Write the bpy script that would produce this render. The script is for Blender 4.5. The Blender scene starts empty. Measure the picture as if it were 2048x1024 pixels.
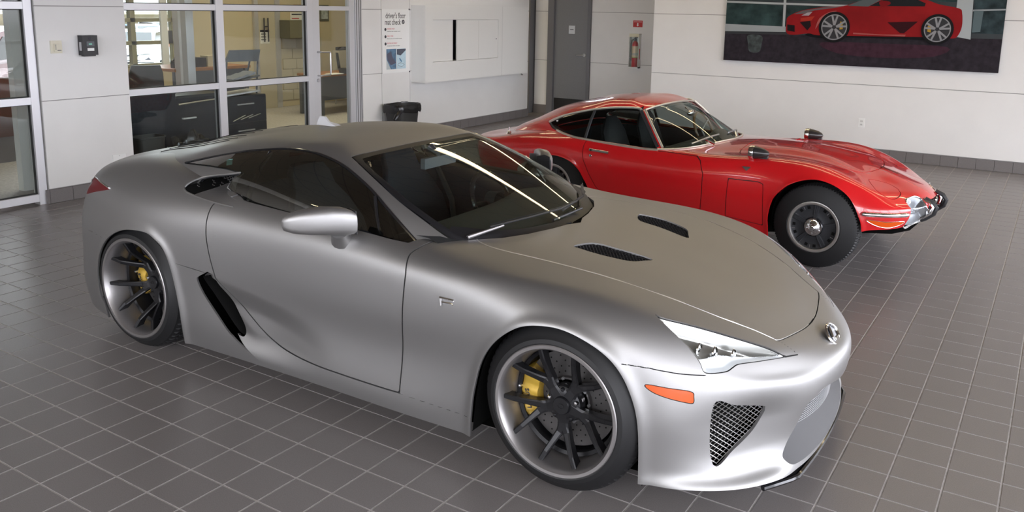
import bpy, bmesh, math, random
import numpy as np
from mathutils import Vector, Matrix
random.seed(7); np.random.seed(7)
SC = bpy.context.scene
COL = SC.collection
# ------------------------------------------------------------------ camera, world, lamps, exposure
CAM_AT = np.array([3.60821, -1.98840, 1.87686])
CAM_R = np.array([[0.8396350117, 0.5428994979, 0.0165282267], [0.1156421132, -0.1489510832, -0.9820593039], [-0.5306976058, 0.8264827342, -0.1878465897]])
cam = bpy.data.cameras.new('camera'); cam_o = bpy.data.objects.new('camera', cam); COL.objects.link(cam_o)
cam.sensor_width = 36.0; cam.lens = 1708.246 / 2048 * 36.0; cam.shift_y = -(512 - 341.5) / 2048; cam.clip_start = 0.05; cam.clip_end = 200
mw = Matrix.Identity(4)
for i in range(3):
    mw[i][0] = CAM_R[0][i]; mw[i][1] = -CAM_R[1][i]; mw[i][2] = -CAM_R[2][i]; mw[i][3] = CAM_AT[i]
cam_o.matrix_world = mw
SC.camera = cam_o
world = bpy.data.worlds.new('overcast_sky'); SC.world = world; world.use_nodes = True
wn = world.node_tree; wn.nodes.clear()
w_out = wn.nodes.new('ShaderNodeOutputWorld'); w_bg = wn.nodes.new('ShaderNodeBackground')
w_tc = wn.nodes.new('ShaderNodeTexCoord'); w_sep = wn.nodes.new('ShaderNodeSeparateXYZ'); w_ramp = wn.nodes.new('ShaderNodeValToRGB')
w_map = wn.nodes.new('ShaderNodeMapRange'); w_map.inputs['From Min'].default_value = -1; w_map.inputs['From Max'].default_value = 1
wn.links.new(w_tc.outputs['Generated'], w_sep.inputs[0]); wn.links.new(w_sep.outputs['Z'], w_map.inputs['Value'])
wn.links.new(w_map.outputs[0], w_ramp.inputs[0]); wn.links.new(w_ramp.outputs[0], w_bg.inputs[0]); wn.links.new(w_bg.outputs[0], w_out.inputs[0])
e = w_ramp.color_ramp.elements
e[0].position = 0.0; e[0].color = (.05, .05, .052, 1); e[1].position = 1.0; e[1].color = (.86, .90, 1.0, 1)
for pos, colr in ((.485, (.09, .09, .092, 1)), (.515, (.83, .85, .95, 1)), (.62, (.93, .94, 1.0, 1))):
    k = e.new(pos); k.color = colr
w_bg.inputs[1].default_value = 10.0
def area_lamp(name, loc, size, aim, power, colr):
    l = bpy.data.lights.new(name, 'AREA'); l.shape = 'RECTANGLE'; l.size, l.size_y = size; l.energy = power; l.color = colr
    o = bpy.data.objects.new(name, l); COL.objects.link(o); o.location = loc
    o.rotation_euler = (Vector(aim) - Vector(loc)).to_track_quat('-Z', 'Y').to_euler(); return o
SC.view_settings.view_transform = 'Standard'; SC.view_settings.look = 'None'; SC.view_settings.gamma = 1.0
SC.view_settings.use_curve_mapping = False; SC.view_settings.exposure = 0.0
SC.cycles.use_denoising = True; SC.cycles.max_bounces = 8; SC.cycles.transparent_max_bounces = 12
SC.cycles.caustics_reflective = False; SC.cycles.caustics_refractive = False; SC.cycles.sample_clamp_indirect = 6.0
# ------------------------------------------------------------------ materials
def mat(name, colr=(.5, .5, .5), rough=.5, metal=0.0, emit=None, strength=1.0, noise=0.0, nscale=40.0, bump=0.0, bscale=200.0, coat=0.0, spec=.5, dark=None):
    m = bpy.data.materials.new(name); m.use_nodes = True; nt = m.node_tree; b = nt.nodes['Principled BSDF']
    b.inputs['Base Color'].default_value = (*colr, 1); b.inputs['Roughness'].default_value = rough; b.inputs['Metallic'].default_value = metal
    b.inputs['Coat Weight'].default_value = coat; b.inputs['Coat Roughness'].default_value = .03; b.inputs['Specular IOR Level'].default_value = spec
    if emit: b.inputs['Emission Color'].default_value = (*emit, 1); b.inputs['Emission Strength'].default_value = strength
    if noise or bump:
        tc = nt.nodes.new('ShaderNodeTexCoord')
    if noise:
        n = nt.nodes.new('ShaderNodeTexNoise'); n.inputs['Scale'].default_value = nscale; n.inputs['Detail'].default_value = 4
        r = nt.nodes.new('ShaderNodeValToRGB'); lo = dark or tuple(c * (1 - noise) for c in colr); hi = tuple(min(1, c * (1 + noise * .6)) for c in colr)
        r.color_ramp.elements[0].position = .3; r.color_ramp.elements[1].position = .7
        r.color_ramp.elements[0].color = (*lo, 1); r.color_ramp.elements[1].color = (*hi, 1)
        nt.links.new(tc.outputs['Object'], n.inputs['Vector']); nt.links.new(n.outputs[0], r.inputs[0]); nt.links.new(r.outputs[0], b.inputs['Base Color'])
    if bump:
        n2 = nt.nodes.new('ShaderNodeTexNoise'); n2.inputs['Scale'].default_value = bscale; n2.inputs['Detail'].default_value = 3
        bp = nt.nodes.new('ShaderNodeBump'); bp.inputs['Strength'].default_value = bump; bp.inputs['Distance'].default_value = .002
        nt.links.new(tc.outputs['Object'], n2.inputs['Vector']); nt.links.new(n2.outputs[0], bp.inputs['Height']); nt.links.new(bp.outputs[0], b.inputs['Normal'])
    return m
def glass(name, tint=(.8, .85, .85), ior=1.5, rough=0.0, boost=1.0):
    """thin sheet of glass: clear tinted transmission under a mirror coat that grows towards grazing angles"""
    m = bpy.data.materials.new(name); m.use_nodes = True; nt = m.node_tree; nt.nodes.clear()
    o = nt.nodes.new('ShaderNodeOutputMaterial'); mx = nt.nodes.new('ShaderNodeMixShader'); t = nt.nodes.new('ShaderNodeBsdfTransparent'); g = nt.nodes.new('ShaderNodeBsdfGlossy')
    f = nt.nodes.new('ShaderNodeFresnel'); gm = nt.nodes.new('ShaderNodeNewGeometry'); io = nt.nodes.new('ShaderNodeMapRange')   # same mirror coat from both faces
    io.inputs['To Min'].default_value = ior; io.inputs['To Max'].default_value = 1 / ior; nt.links.new(gm.outputs['Backfacing'], io.inputs['Value']); nt.links.new(io.outputs[0], f.inputs[0])
    mu = nt.nodes.new('ShaderNodeMath'); mu.operation = 'MULTIPLY'; mu.use_clamp = True; mu.inputs[1].default_value = boost
    t.inputs[0].default_value = (*tint, 1); g.inputs['Roughness'].default_value = rough; g.inputs['Color'].default_value = (1, 1, 1, 1)
    nt.links.new(f.outputs[0], mu.inputs[0]); nt.links.new(mu.outputs[0], mx.inputs[0]); nt.links.new(t.outputs[0], mx.inputs[1]); nt.links.new(g.outputs[0], mx.inputs[2]); nt.links.new(mx.outputs[0], o.inputs[0])
    return m
# ------------------------------------------------------------------ objects
def tag(o, label=None, cat=None, group=None, kind=None):
    if label: o['label'] = label
    if cat: o['category'] = cat
    if group: o['group'] = group
    if kind: o['kind'] = kind
    return o
def empty(name, loc=(0, 0, 0), rz=0, parent=None):
    o = bpy.data.objects.new(name, None); COL.objects.link(o); o.location = loc; o.rotation_euler = (0, 0, rz); o.empty_display_size = .05
    if parent: o.parent = parent
    return o
def link(name, me, m=None, parent=None):
    o = bpy.data.objects.new(name, me); COL.objects.link(o)
    if m and not me.materials: me.materials.append(m)
    if parent: o.parent = parent
    return o
def mesh_np(name, V, F, N=None, smooth=True):
    """triangle or quad arrays to a mesh, optional custom vertex normals"""
    me = bpy.data.meshes.new(name); V = np.asarray(V, np.float32); F = np.asarray(F, np.int32); k = F.shape[1]
    me.vertices.add(len(V)); me.vertices.foreach_set('co', V.ravel()); me.loops.add(F.size); me.loops.foreach_set('vertex_index', F.ravel())
    me.polygons.add(len(F)); me.polygons.foreach_set('loop_start', np.arange(0, F.size, k, dtype=np.int32)); me.polygons.foreach_set('loop_total', np.full(len(F), k, np.int32))
    me.polygons.foreach_set('use_smooth', np.full(len(F), smooth)); me.update(calc_edges=True); me.validate()
    if N is not None: me.normals_split_custom_set_from_vertices(np.asarray(N, np.float32).tolist())
    return me
def obj_bm(name, bm, m, parent=None, smooth=False, bevel=0.0, seg=2):
    if bevel:
        bmesh.ops.bevel(bm, geom=[e for e in bm.edges if e.is_manifold and e.calc_face_angle(0) > .6], offset=bevel, segments=seg, affect='EDGES', profile=.5, clamp_overlap=True)
    bmesh.ops.recalc_face_normals(bm, faces=bm.faces)
    me = bpy.data.meshes.new(name); bm.to_mesh(me); bm.free()
    if smooth:
        me.polygons.foreach_set('use_smooth', [True] * len(me.polygons)); me.set_sharp_from_angle(angle=math.radians(38))
    return link(name, me, m, parent)
def bx(bm, x0, x1, y0, y1, z0, z1):
    v = [bm.verts.new((x, y, z)) for x in (x0, x1) for y in (y0, y1) for z in (z0, z1)]
    for f in ((0, 1, 3, 2), (4, 6, 7, 5), (0, 4, 5, 1), (2, 3, 7, 6), (0, 2, 6, 4), (1, 5, 7, 3)): bm.faces.new([v[i] for i in f])
    return v
def box(name, x0, x1, y0, y1, z0, z1, m, parent=None, bevel=0.0):
    bm = bmesh.new(); bx(bm, x0, x1, y0, y1, z0, z1); return obj_bm(name, bm, m, parent, smooth=bevel > 0, bevel=bevel)
def frame_of(d):
    d = Vector(d).normalized(); a = Vector((0, 0, 1)) if abs(d.z) < .9 else Vector((1, 0, 0)); u = d.cross(a).normalized(); return u, d.cross(u).normalized()
def tube_bm(bm, pts, r, n=8, closed=False, cap=True):
    pts = [Vector(p) for p in pts]; rings = []; u = None; N = len(pts)
    rr = r if hasattr(r, '__len__') else [r] * N
    for i, p in enumerate(pts):
        if closed: d = pts[(i + 1) % N] - pts[i - 1]
        else: d = pts[min(i + 1, N - 1)] - pts[max(i - 1, 0)]
        if d.length < 1e-9: d = Vector((0, 0, 1))
        d.normalize()
        if u is None: u, _ = frame_of(d)
        u = (u - d * u.dot(d))
        if u.length < 1e-6: u, _ = frame_of(d)
        u.normalize(); w = d.cross(u)
        rings.append([bm.verts.new(p + (u * math.cos(2 * math.pi * k / n) + w * math.sin(2 * math.pi * k / n)) * rr[i]) for k in range(n)])
    for a, b in list(zip(rings, rings[1:])) + ([(rings[-1], rings[0])] if closed else []):
        for k in range(n): bm.faces.new((a[k], a[(k + 1) % n], b[(k + 1) % n], b[k]))
    if cap and not closed: bm.faces.new(rings[0][::-1]); bm.faces.new(rings[-1])
def tube(name, pts, r, m, parent=None, n=8, closed=False):
    bm = bmesh.new(); tube_bm(bm, pts, r, n, closed); return obj_bm(name, bm, m, parent, smooth=True)
def lathe_bm(bm, prof, n=48, axis='y', at=(0, 0, 0), closed=False):
    """prof: (radius, height) pairs revolved about an axis through at"""
    rings = []
    for r, h in prof:
        ring = []
        for k in range(n):
            a = 2 * math.pi * k / n; c, s = r * math.cos(a), r * math.sin(a)
            p = {'y': (c, h, s), 'z': (c, s, h), 'x': (h, c, s)}[axis]; ring.append(bm.verts.new((p[0] + at[0], p[1] + at[1], p[2] + at[2])))
        rings.append(ring)
    for a, b in list(zip(rings, rings[1:])) + ([(rings[-1], rings[0])] if closed else []):
        for k in range(n): bm.faces.new((a[k], a[(k + 1) % n], b[(k + 1) % n], b[k]))
    return rings
def lathe(name, prof, m, parent=None, n=48, axis='y', at=(0, 0, 0), caps=(False, False)):
    bm = bmesh.new(); R = lathe_bm(bm, prof, n, axis, at)
    if caps[0]: bm.faces.new(R[0][::-1])
    if caps[1]: bm.faces.new(R[-1])
    return obj_bm(name, bm, m, parent, smooth=True)
def prism(name, poly, h0, h1, axes, m, parent=None, bevel=0.0, smooth=False):
    """polygon in two axes ('xz','yz','xy') pulled along the third"""
    bm = bmesh.new(); A = []
    for h in (h0, h1):
        ring = []
        for a, b in poly:
            p = {'xz': (a, h, b), 'yz': (h, a, b), 'xy': (a, b, h)}[axes]; ring.append(bm.verts.new(p))
        A.append(ring)
    n = len(poly)
    bm.faces.new(A[0]); bm.faces.new(A[1][::-1])
    for k in range(n): bm.faces.new((A[0][k], A[0][(k + 1) % n], A[1][(k + 1) % n], A[1][k]))
    return obj_bm(name, bm, m, parent, smooth=smooth or bevel > 0, bevel=bevel)
def text(name, body, size, m, parent, mtx, depth=.0008, align='CENTER', squash=1.0, bold=0.0):
    c = bpy.data.curves.new(name, 'FONT'); c.body = body; c.size = size; c.extrude = depth; c.align_x = align; c.align_y = 'CENTER'; c.resolution_u = 3; c.offset = bold
    t = bpy.data.objects.new('tmp_text', c); COL.objects.link(t); dg = bpy.context.evaluated_depsgraph_get(); dg.update()
    me = bpy.data.meshes.new_from_object(t.evaluated_get(dg)); bpy.data.objects.remove(t); me.name = name
    me.transform(mtx @ Matrix.Scale(squash, 4, (1, 0, 0))); me.materials.clear(); return link(name, me, m, parent)
def basis(o, ex, ey):
    ex = Vector(ex).normalized(); ey = Vector(ey); ey = (ey - ex * ey.dot(ex)).normalized(); ez = ex.cross(ey)
    M = Matrix.Identity(4)
    for i in range(3): M[i][0] = ex[i]; M[i][1] = ey[i]; M[i][2] = ez[i]; M[i][3] = o[i]
    return M
def copy_tree(o, parent=None):
    c = o.copy(); COL.objects.link(c)
    if parent: c.parent = parent
    for ch in list(o.children): copy_tree(ch, c)
    return c
# ------------------------------------------------------------------ spline surfaces
def nspline(t, Y):
    n = len(t); h = np.diff(t); A = np.zeros((n, n)); B = np.zeros((n,) + Y.shape[1:]); A[0, 0] = A[-1, -1] = 1
    for i in range(1, n - 1):
        A[i, i - 1] = h[i - 1]; A[i, i] = 2 * (h[i - 1] + h[i]); A[i, i + 1] = h[i]; B[i] = 6 * ((Y[i + 1] - Y[i]) / h[i] - (Y[i] - Y[i - 1]) / h[i - 1])
    return np.linalg.solve(A, B.reshape(n, -1)).reshape(B.shape)
def seval(t, Y, M, x):
    i = np.clip(np.searchsorted(t, x, side='right') - 1, 0, len(t) - 2); sh = (-1,) + (1,) * (Y.ndim - 1)
    h = (t[i + 1] - t[i]).reshape(sh); a = ((t[i + 1] - x)).reshape(sh) / h; b = (x - t[i]).reshape(sh) / h
    return a * Y[i] + b * Y[i + 1] + ((a ** 3 - a) * M[i] + (b ** 3 - b) * M[i + 1]) * h * h / 6
def param(P, axis):
    d = (np.linalg.norm(np.diff(P, axis=axis), axis=2) ** .6).mean(axis=1 - axis); return np.concatenate([[0], np.cumsum(d)])
FL = np.array([1, -1, 1.])
def surf(P, nu, nv):
    """rails x stations of points -> dense half grid, mirrored across y=0 at both ends and at the last rail"""
    P = np.asarray(P, float); K, I = P.shape[:2]
    Q = np.concatenate([(P[:, 1:4] * FL)[:, ::-1], P, (P[:, -4:-1] * FL)[:, ::-1]], 1); tu = param(Q, 1); Qt = np.swapaxes(Q, 0, 1)
    D = np.swapaxes(seval(tu, Qt, nspline(tu, Qt), np.linspace(tu[3], tu[2 + I], nu)), 0, 1)
    D2 = np.concatenate([D, (D[-4:-1] * FL)[::-1]], 0); tv = param(np.concatenate([P, (P[-4:-1] * FL)[::-1]], 0), 0)
    G = seval(tv, D2, nspline(tv, D2), np.linspace(tv[0], tv[K - 1], nv)); G[:, 0, 1] = 0; G[:, -1, 1] = 0; G[-1, :, 1] = 0
    return G
def gnorm(G):
    E = np.concatenate([G[:, 1:2] * FL, G, G[:, -2:-1] * FL], 1); du = E[:, 2:] - E[:, :-2]
    F = np.concatenate([2 * G[:1] - G[1:2], G, G[-2:-1] * FL], 0); n = np.cross(F[2:] - F[:-2], du)
    return n / np.maximum(np.linalg.norm(n, axis=2, keepdims=True), 1e-9)
def S(x):
    x = np.clip(x, 0, 1); return x * x * (3 - 2 * x)
def smooth_poly(P, n=6, closed=True):
    P = np.asarray(P, float); N = len(P); out = []
    for i in range(N if closed else N - 1):
        if closed: a, b, c, d = P[i - 1], P[i], P[(i + 1) % N], P[(i + 2) % N]
        else: a, b, c, d = P[max(i - 1, 0)], P[i], P[i + 1], P[min(i + 2, N - 1)]
        for k in range(n):
            t = k / n; out.append(.5 * (2 * b + (c - a) * t + (2 * a - 5 * b + 4 * c - d) * t * t + (3 * b - a - 3 * c + d) * t ** 3))
    if not closed: out.append(P[-1])
    return np.array(out)
def dist_poly(poly, X, closed=True):
    """signed distance (positive inside) of 2D points to a closed polygon, or plain distance to an open line"""
    poly = np.asarray(poly, float); best = np.full(len(X), 1e9); ins = np.zeros(len(X), bool); N = len(poly)
    for i in range(N if closed else N - 1):
        a, b = poly[i], poly[(i + 1) % N]; e = b - a; w = X - a; t = np.clip((w @ e) / max(e @ e, 1e-12), 0, 1); best = np.minimum(best, np.hypot(*(w - t[:, None] * e).T))
        if closed and a[1] != b[1]:
            c = ((a[1] > X[:, 1]) != (b[1] > X[:, 1])) & (X[:, 0] < e[0] * (X[:, 1] - a[1]) / e[1] + a[0]); ins ^= c
    return np.where(ins, best, -best) if closed else best
def iron(G, poly, dx, dy, soft=.03):
    """replace the part of a grid inside a plan outline by one smooth even surface z(x, y*y)"""
    X = np.stack([G[..., 0].ravel(), G[..., 1].ravel()], 1); d = dist_poly(poly, X); m = (d > 0) & (G[..., 2].ravel() > .3); z = G[..., 2].ravel()
    t = lambda x, y: np.stack([x ** i * y ** (2 * j) for i in range(dx + 1) for j in range(dy + 1)], 1); c = np.linalg.lstsq(t(X[m, 0], X[m, 1]), z[m], rcond=None)[0]
    w = np.where(m, S(d / soft), 0); G = G.copy(); G[..., 2] = (z * (1 - w) + w * (t(X[:, 0], X[:, 1]) @ c)).reshape(G.shape[:2]); return G
class Skin:
    """half of a car body (y >= 0) as triangles that can be cut exactly along lines and sorted into named panels"""
    def __init__(s, G, N):
        nv, nu = G.shape[:2]; s.V = G.reshape(-1, 3).copy(); s.N = N.reshape(-1, 3).copy(); i = np.arange(nv * nu).reshape(nv, nu)
        a, b, c, d = i[:-1, :-1].ravel(), i[:-1, 1:].ravel(), i[1:, 1:].ravel(), i[1:, :-1].ravel()
        s.F = np.concatenate([np.stack([a, b, c], 1), np.stack([a, c, d], 1)]); s.names = ['body']; s.L = np.zeros(len(s.F), int)
    def lab(s, n):
        if n not in s.names: s.names.append(n)
        return s.names.index(n)
    def cut(s, d, only=None):
        d = np.where(np.abs(d) < 1e-5, 1e-5, d); sg = d[s.F] > 0; k = sg.sum(1); cr = (k == 1) | (k == 2)
        if only is not None: cr &= np.isin(s.L, [s.lab(x) for x in only])
        idx = np.where(cr)[0]
        if not len(idx): return d
        F = s.F[idx]; g = sg[idx]; lone = np.where(k[idx] == 1, g.argmax(1), (~g).argmax(1)); r = np.arange(len(idx))
        a, b, c = F[r, lone], F[r, (lone + 1) % 3], F[r, (lone + 2) % 3]
        E = np.sort(np.concatenate([np.stack([a, b], 1), np.stack([a, c], 1)]), 1); key = E[:, 0].astype(np.int64) * len(s.V) + E[:, 1]
        u, inv = np.unique(key, return_inverse=True); e0, e1 = u // len(s.V), u % len(s.V); t = (d[e0] / (d[e0] - d[e1]))[:, None]
        base = len(s.V); s.V = np.concatenate([s.V, s.V[e0] * (1 - t) + s.V[e1] * t]); n = s.N[e0] * (1 - t) + s.N[e1] * t; s.N = np.concatenate([s.N, n / np.linalg.norm(n, axis=1, keepdims=True)])
        ab, ac = base + inv[:len(idx)], base + inv[len(idx):]; l = s.L[idx]; keep = np.ones(len(s.F), bool); keep[idx] = False
        s.F = np.concatenate([s.F[keep], np.stack([a, ab, ac], 1), np.stack([ab, b, c], 1), np.stack([ab, c, ac], 1)]); s.L = np.concatenate([s.L[keep], l, l, l])
        return np.concatenate([d, np.zeros(len(u))])
    def field(s, poly, closed, plane, reach=.35, face=None):
        P = np.asarray(poly, float)
        if plane in ('xz', 'yz', 'xy'):
            ax = {'xz': (0, 2), 'yz': (1, 2), 'xy': (0, 1)}[plane]; nn = {'xz': (0, 1, 0), 'yz': (1, 0, 0), 'xy': (0, 0, 1)}[plane]; X = s.V[:, ax]; Q = P[:, ax] if P.shape[1] == 3 else P; far = np.zeros(len(s.V)); nn = np.array(nn, float)
        else:
            c = P.mean(0); u, _, vt = np.linalg.svd(P - c); nn = vt[2]
            j = np.argmin(((s.V - c) ** 2).sum(1)); nn = nn * (1 if nn @ s.N[j] > 0 else -1); X = (s.V - c) @ vt[:2].T; Q = (P - c) @ vt[:2].T; far = np.abs((s.V - c) @ nn)
        d = dist_poly(Q, X, closed)
        bad = (far > reach) | ((s.N @ nn) < (.15 if face is None else face))
        return np.where(bad, -np.abs(d) - .05 if closed else np.abs(d) + 1, d)
    def area(s, poly, name, plane='fit', gap=0.0, only=('body',), face=None, reach=.35, where=None):
        """label the inside of a closed outline; with a gap, the seam around it becomes 'gap'"""
        d = s.field(poly, True, plane, reach, face)
        if where is not None: d = np.where(where(s.V), d, -np.abs(d) - .05)
        ok = lambda: np.isin(s.L, [s.lab(x) for x in only])
        if gap:
            d = s.cut(d + gap / 2, only); m = ok() & (d[s.F].mean(1) > 0); s.L[m] = s.lab('tmp')
            d = s.cut(d - gap, ('tmp',)); t = s.L == s.lab('tmp'); inn = d[s.F].mean(1) > 0; s.L[t & inn] = s.lab(name); s.L[t & ~inn] = s.lab('gap')
        else:
            d = s.cut(d, only); m = ok() & (d[s.F].mean(1) > 0); s.L[m] = s.lab(name)
    def line(s, pts, name='gap', plane='fit', w=.004, only=('body',), reach=.2, face=None):
        d = w / 2 - s.field(pts, False, plane, reach, face); d = s.cut(d, only); m = np.isin(s.L, [s.lab(x) for x in only]) & (d[s.F].mean(1) > 0); s.L[m] = s.lab(name)
    def split(s, fn, name, only=('body',)):
        d = s.cut(fn(s.V), only); m = np.isin(s.L, [s.lab(x) for x in only]) & (d[s.F].mean(1) > 0); s.L[m] = s.lab(name)
    def get(s, names, side=0, move=None):
        if isinstance(names, str): names = (names,)
        F = s.F[np.isin(s.L, [s.lab(x) for x in names])]; u, inv = np.unique(F, return_inverse=True); F = inv.reshape(-1, 3); V = s.V[u].copy(); N = s.N[u].copy()
        if len(F) == 0: return V, N, F
        if move is not None:
            V = move(V, N); n = np.zeros_like(V); cr = np.cross(V[F[:, 1]] - V[F[:, 0]], V[F[:, 2]] - V[F[:, 0]])
            for k in range(3): np.add.at(n, F[:, k], cr)
            N2 = n / np.maximum(np.linalg.norm(n, axis=1, keepdims=True), 1e-12); N = np.where((N2 * N).sum(1, keepdims=True) < 0, -N2, N2)
        if side == 1: return V, N, F
        if side == -1: return V * FL, N * FL, F[:, ::-1]
        n = len(V); return np.concatenate([V, V * FL]), np.concatenate([N, N * FL]), np.concatenate([F, F[:, ::-1] + n])
    def part(s, name, labels, m, parent, side=0, depth=.008, move=None, weld=True):
        V, N, F = s.get(labels, side, move)
        if len(F) == 0: return None
        if side == 0 and weld:
            key = np.round(V * 20000).astype(np.int64); _, first, inv = np.unique(key, axis=0, return_index=True, return_inverse=True); inv = inv.reshape(-1); V, N0 = V[first], N; N = np.zeros_like(V); np.add.at(N, inv, N0); F = inv[F]
            N /= np.maximum(np.linalg.norm(N, axis=1, keepdims=True), 1e-9); F = F[(F[:, 0] != F[:, 1]) & (F[:, 1] != F[:, 2]) & (F[:, 0] != F[:, 2])]
        # orient outwards
        fn = np.cross(V[F[:, 1]] - V[F[:, 0]], V[F[:, 2]] - V[F[:, 0]]); fl = (fn * N[F].sum(1)).sum(1) < 0; F[fl] = F[fl][:, ::-1]
        if depth:
            E = np.concatenate([F[:, [0, 1]], F[:, [1, 2]], F[:, [2, 0]]]); k = np.sort(E, 1); key = k[:, 0].astype(np.int64) * len(V) + k[:, 1]; _, i0, cnt = np.unique(key, return_index=True, return_counts=True); B = E[i0[cnt == 1]]
            if len(B):
                p, q = V[B[:, 0]], V[B[:, 1]]; p2, q2 = p - N[B[:, 0]] * depth, q - N[B[:, 1]] * depth; n = np.cross(q - p, N[B[:, 0]]); n /= np.maximum(np.linalg.norm(n, axis=1, keepdims=True), 1e-9)
                b = len(V); m4 = len(B); V = np.concatenate([V, p, q, q2, p2]); N = np.concatenate([N, n, n, n, n]); i = np.arange(m4)
                F = np.concatenate([F, np.stack([b + i + m4, b + i, b + i + 3 * m4], 1), np.stack([b + i + m4, b + i + 3 * m4, b + i + 2 * m4], 1)])
        return link(name, mesh_np(name, V, F, N), m, parent)
# ------------------------------------------------------------------ room materials
M_WALL = mat('white_panel', (.745, .735, .715), .55, noise=.025, nscale=3.0, bump=.05, bscale=300)
M_JOINT = mat('panel_joint', (.30, .29, .28), .8)
M_TILE = mat('floor_tile', (.205, .188, .185), .34, noise=.16, nscale=260.0, bump=.06, bscale=500, dark=(.165, .150, .148))
M_GROUT = mat('grout', (.48, .455, .44), .8, noise=.2, nscale=30)
M_BASE = mat('skirting_tile', (.17, .155, .15), .45, noise=.15, nscale=200, dark=(.13, .12, .118))
M_CEIL = mat('ceiling_tile', (.34, .29, .22), .9)
M_CGRID = mat('ceiling_grid', (.20, .175, .14), .7)
M_ALU = mat('aluminium_frame', (.66, .66, .68), .42, .55)
M_PANE = glass('clear_pane', (.93, .96, .95), 1.45, 0.0, .9)
M_TAN = mat('cream_wall', (.60, .52, .36), .8)
M_BLACK = mat('black_plastic', (.018, .018, .02), .45)
M_DGREY = mat('door_grey', (.155, .155, .165), .45, noise=.05, nscale=80)
M_STEEL = mat('steel', (.60, .60, .61), .28, .9)
M_WHITE = mat('white_sheet', (.82, .82, .80), .6)
M_RED = mat('sign_red', (.50, .03, .03), .5)
M_INK = mat('ink', (.05, .05, .06), .7)
M_STRIP = mat('tube_lamp', (1, .9, .7), .5, emit=(1.0, .82, .50), strength=14.0)
def struct(o): o['kind'] = 'structure'; return o
TS = .2032 * .98
# ------------------------------------------------------------------ floor of square tiles
floor = struct(box('floor', -13, 9, -7, 16, -.12, -.002, M_GROUT))
def px(P):
    c = (np.asarray(P, float) - CAM_AT) @ CAM_R.T; return np.stack([1024 + 1708.246 * c[:, 0] / c[:, 2], 341.5 + 1708.246 * c[:, 1] / c[:, 2]], 1), c[:, 2]
def tile_bm(bm, x, y, g=.0028):
    b = .0018; x0, x1, y0, y1 = x + g, x + TS - g, y + g, y + TS - g
    lo = [bm.verts.new(p) for p in ((x0, y0, -.006), (x1, y0, -.006), (x1, y1, -.006), (x0, y1, -.006))]
    hi = [bm.verts.new(p) for p in ((x0 + b, y0 + b, 0), (x1 - b, y0 + b, 0), (x1 - b, y1 - b, 0), (x0 + b, y1 - b, 0))]
    bm.faces.new(hi)
    for k in range(4): bm.faces.new((lo[k], lo[(k + 1) % 4], hi[(k + 1) % 4], hi[k]))
II, JJ = np.meshgrid(np.arange(-30, 58), np.arange(-24, 40), indexing='ij'); cells = np.stack([JJ.ravel() * TS, II.ravel() * TS], 1)
ctr = np.column_stack([cells + TS / 2, np.zeros(len(cells))]); pp, dep = px(ctr)
inside = (dep > .3) & (pp[:, 0] > -120) & (pp[:, 0] < 2170) & (pp[:, 1] > 150) & (pp[:, 1] < 1150) & (ctr[:, 1] < 11.9) & (ctr[:, 0] > -9.5)
def cam_hidden(c):   # under the cars: those tiles show least
    u = c[:, 0] - .7807; v = c[:, 1] - 1.5816; a = (np.abs(u - .05) < 2.0) & (np.abs(v) < .78); u2 = c[:, 0] - 1.059; v2 = c[:, 1] - 5.208; return a | ((np.abs(u2) < 1.8) & (np.abs(v2) < .62)) | ((c[:, 1] > 2.4) & (c[:, 1] < 4.3) & (c[:, 0] < 1.7) & (c[:, 0] > -1.4))
seen = inside & (pp[:, 0] > 0) & (pp[:, 0] < 2048) & (pp[:, 1] < 1024) & ~cam_hidden(ctr)
order = np.where(seen)[0][np.argsort(dep[seen])][:300]
bm = bmesh.new(); tile_bm(bm, 0, 0); tile0 = None
for i in order:
    if tile0 is None: tile0 = obj_bm('tile', bm, M_TILE, floor); o = tile0
    else: o = tile0.copy(); COL.objects.link(o)
    o.location = (cells[i, 0], cells[i, 1], 0)
rest = np.ones(len(cells), bool); rest[order] = False; bm = bmesh.new()
for i in np.where(rest & ((ctr[:, 1] < 11.9) & (ctr[:, 0] > -9.5)))[0]: tile_bm(bm, *cells[i])
tag(obj_bm('tile_field', bm, M_TILE, floor), kind='stuff')
# ------------------------------------------------------------------ walls of white panels
def panel(parent, ax, at, a0, a1, z0, z1, out, t=.014, g=.004, m=None):
    """one wall panel lying in the plane x=at (ax 'x') or y=at (ax 'y'), proud by t towards out"""
    h0, h1 = (at, at + t * out) if out > 0 else (at + t * out, at)
    if ax == 'x': return box('panel', h0, h1, a0 + g, a1 - g, z0 + g, z1 - g, m or M_WALL, parent)
    return box('panel', a0 + g, a1 - g, h0, h1, z0 + g, z1 - g, m or M_WALL, parent)
ZJ = (.13, .96, 1.82, 2.70, 3.58)
XL, YB, YR, ZC = -4.27, 9.90, 11.30, 3.6
def skirting(parent, ax, at, a0, a1, out, h=.13):
    n = max(1, round((a1 - a0) / TS)); w = (a1 - a0) / n
    for k in range(n):
        p, q = a0 + k * w + .0018, a0 + (k + 1) * w - .0018; h0, h1 = sorted((at, at + out * .02))
        if ax == 'x': box('skirting_tile', h0, h1, p, q, .002, h, M_BASE, parent)
        else: box('skirting_tile', p, q, h0, h1, .002, h, M_BASE, parent)
def wall(name, ax, at, a0, a1, out, cols, skirt=True, thick=.15, z1=ZC):
    b = at - out * thick; h0, h1 = sorted((b, at))
    w = struct(box(name, h0, h1, a0, a1, 0, z1, M_JOINT) if ax == 'x' else box(name, a0, a1, h0, h1, 0, z1, M_JOINT))
    for c0, c1 in zip(cols, cols[1:]):
        for k in range(4): panel(w, ax, at, c0, c1, ZJ[k] + (.006 if k == 0 else 0), min(ZJ[k + 1], z1), out)
    return w
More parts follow.
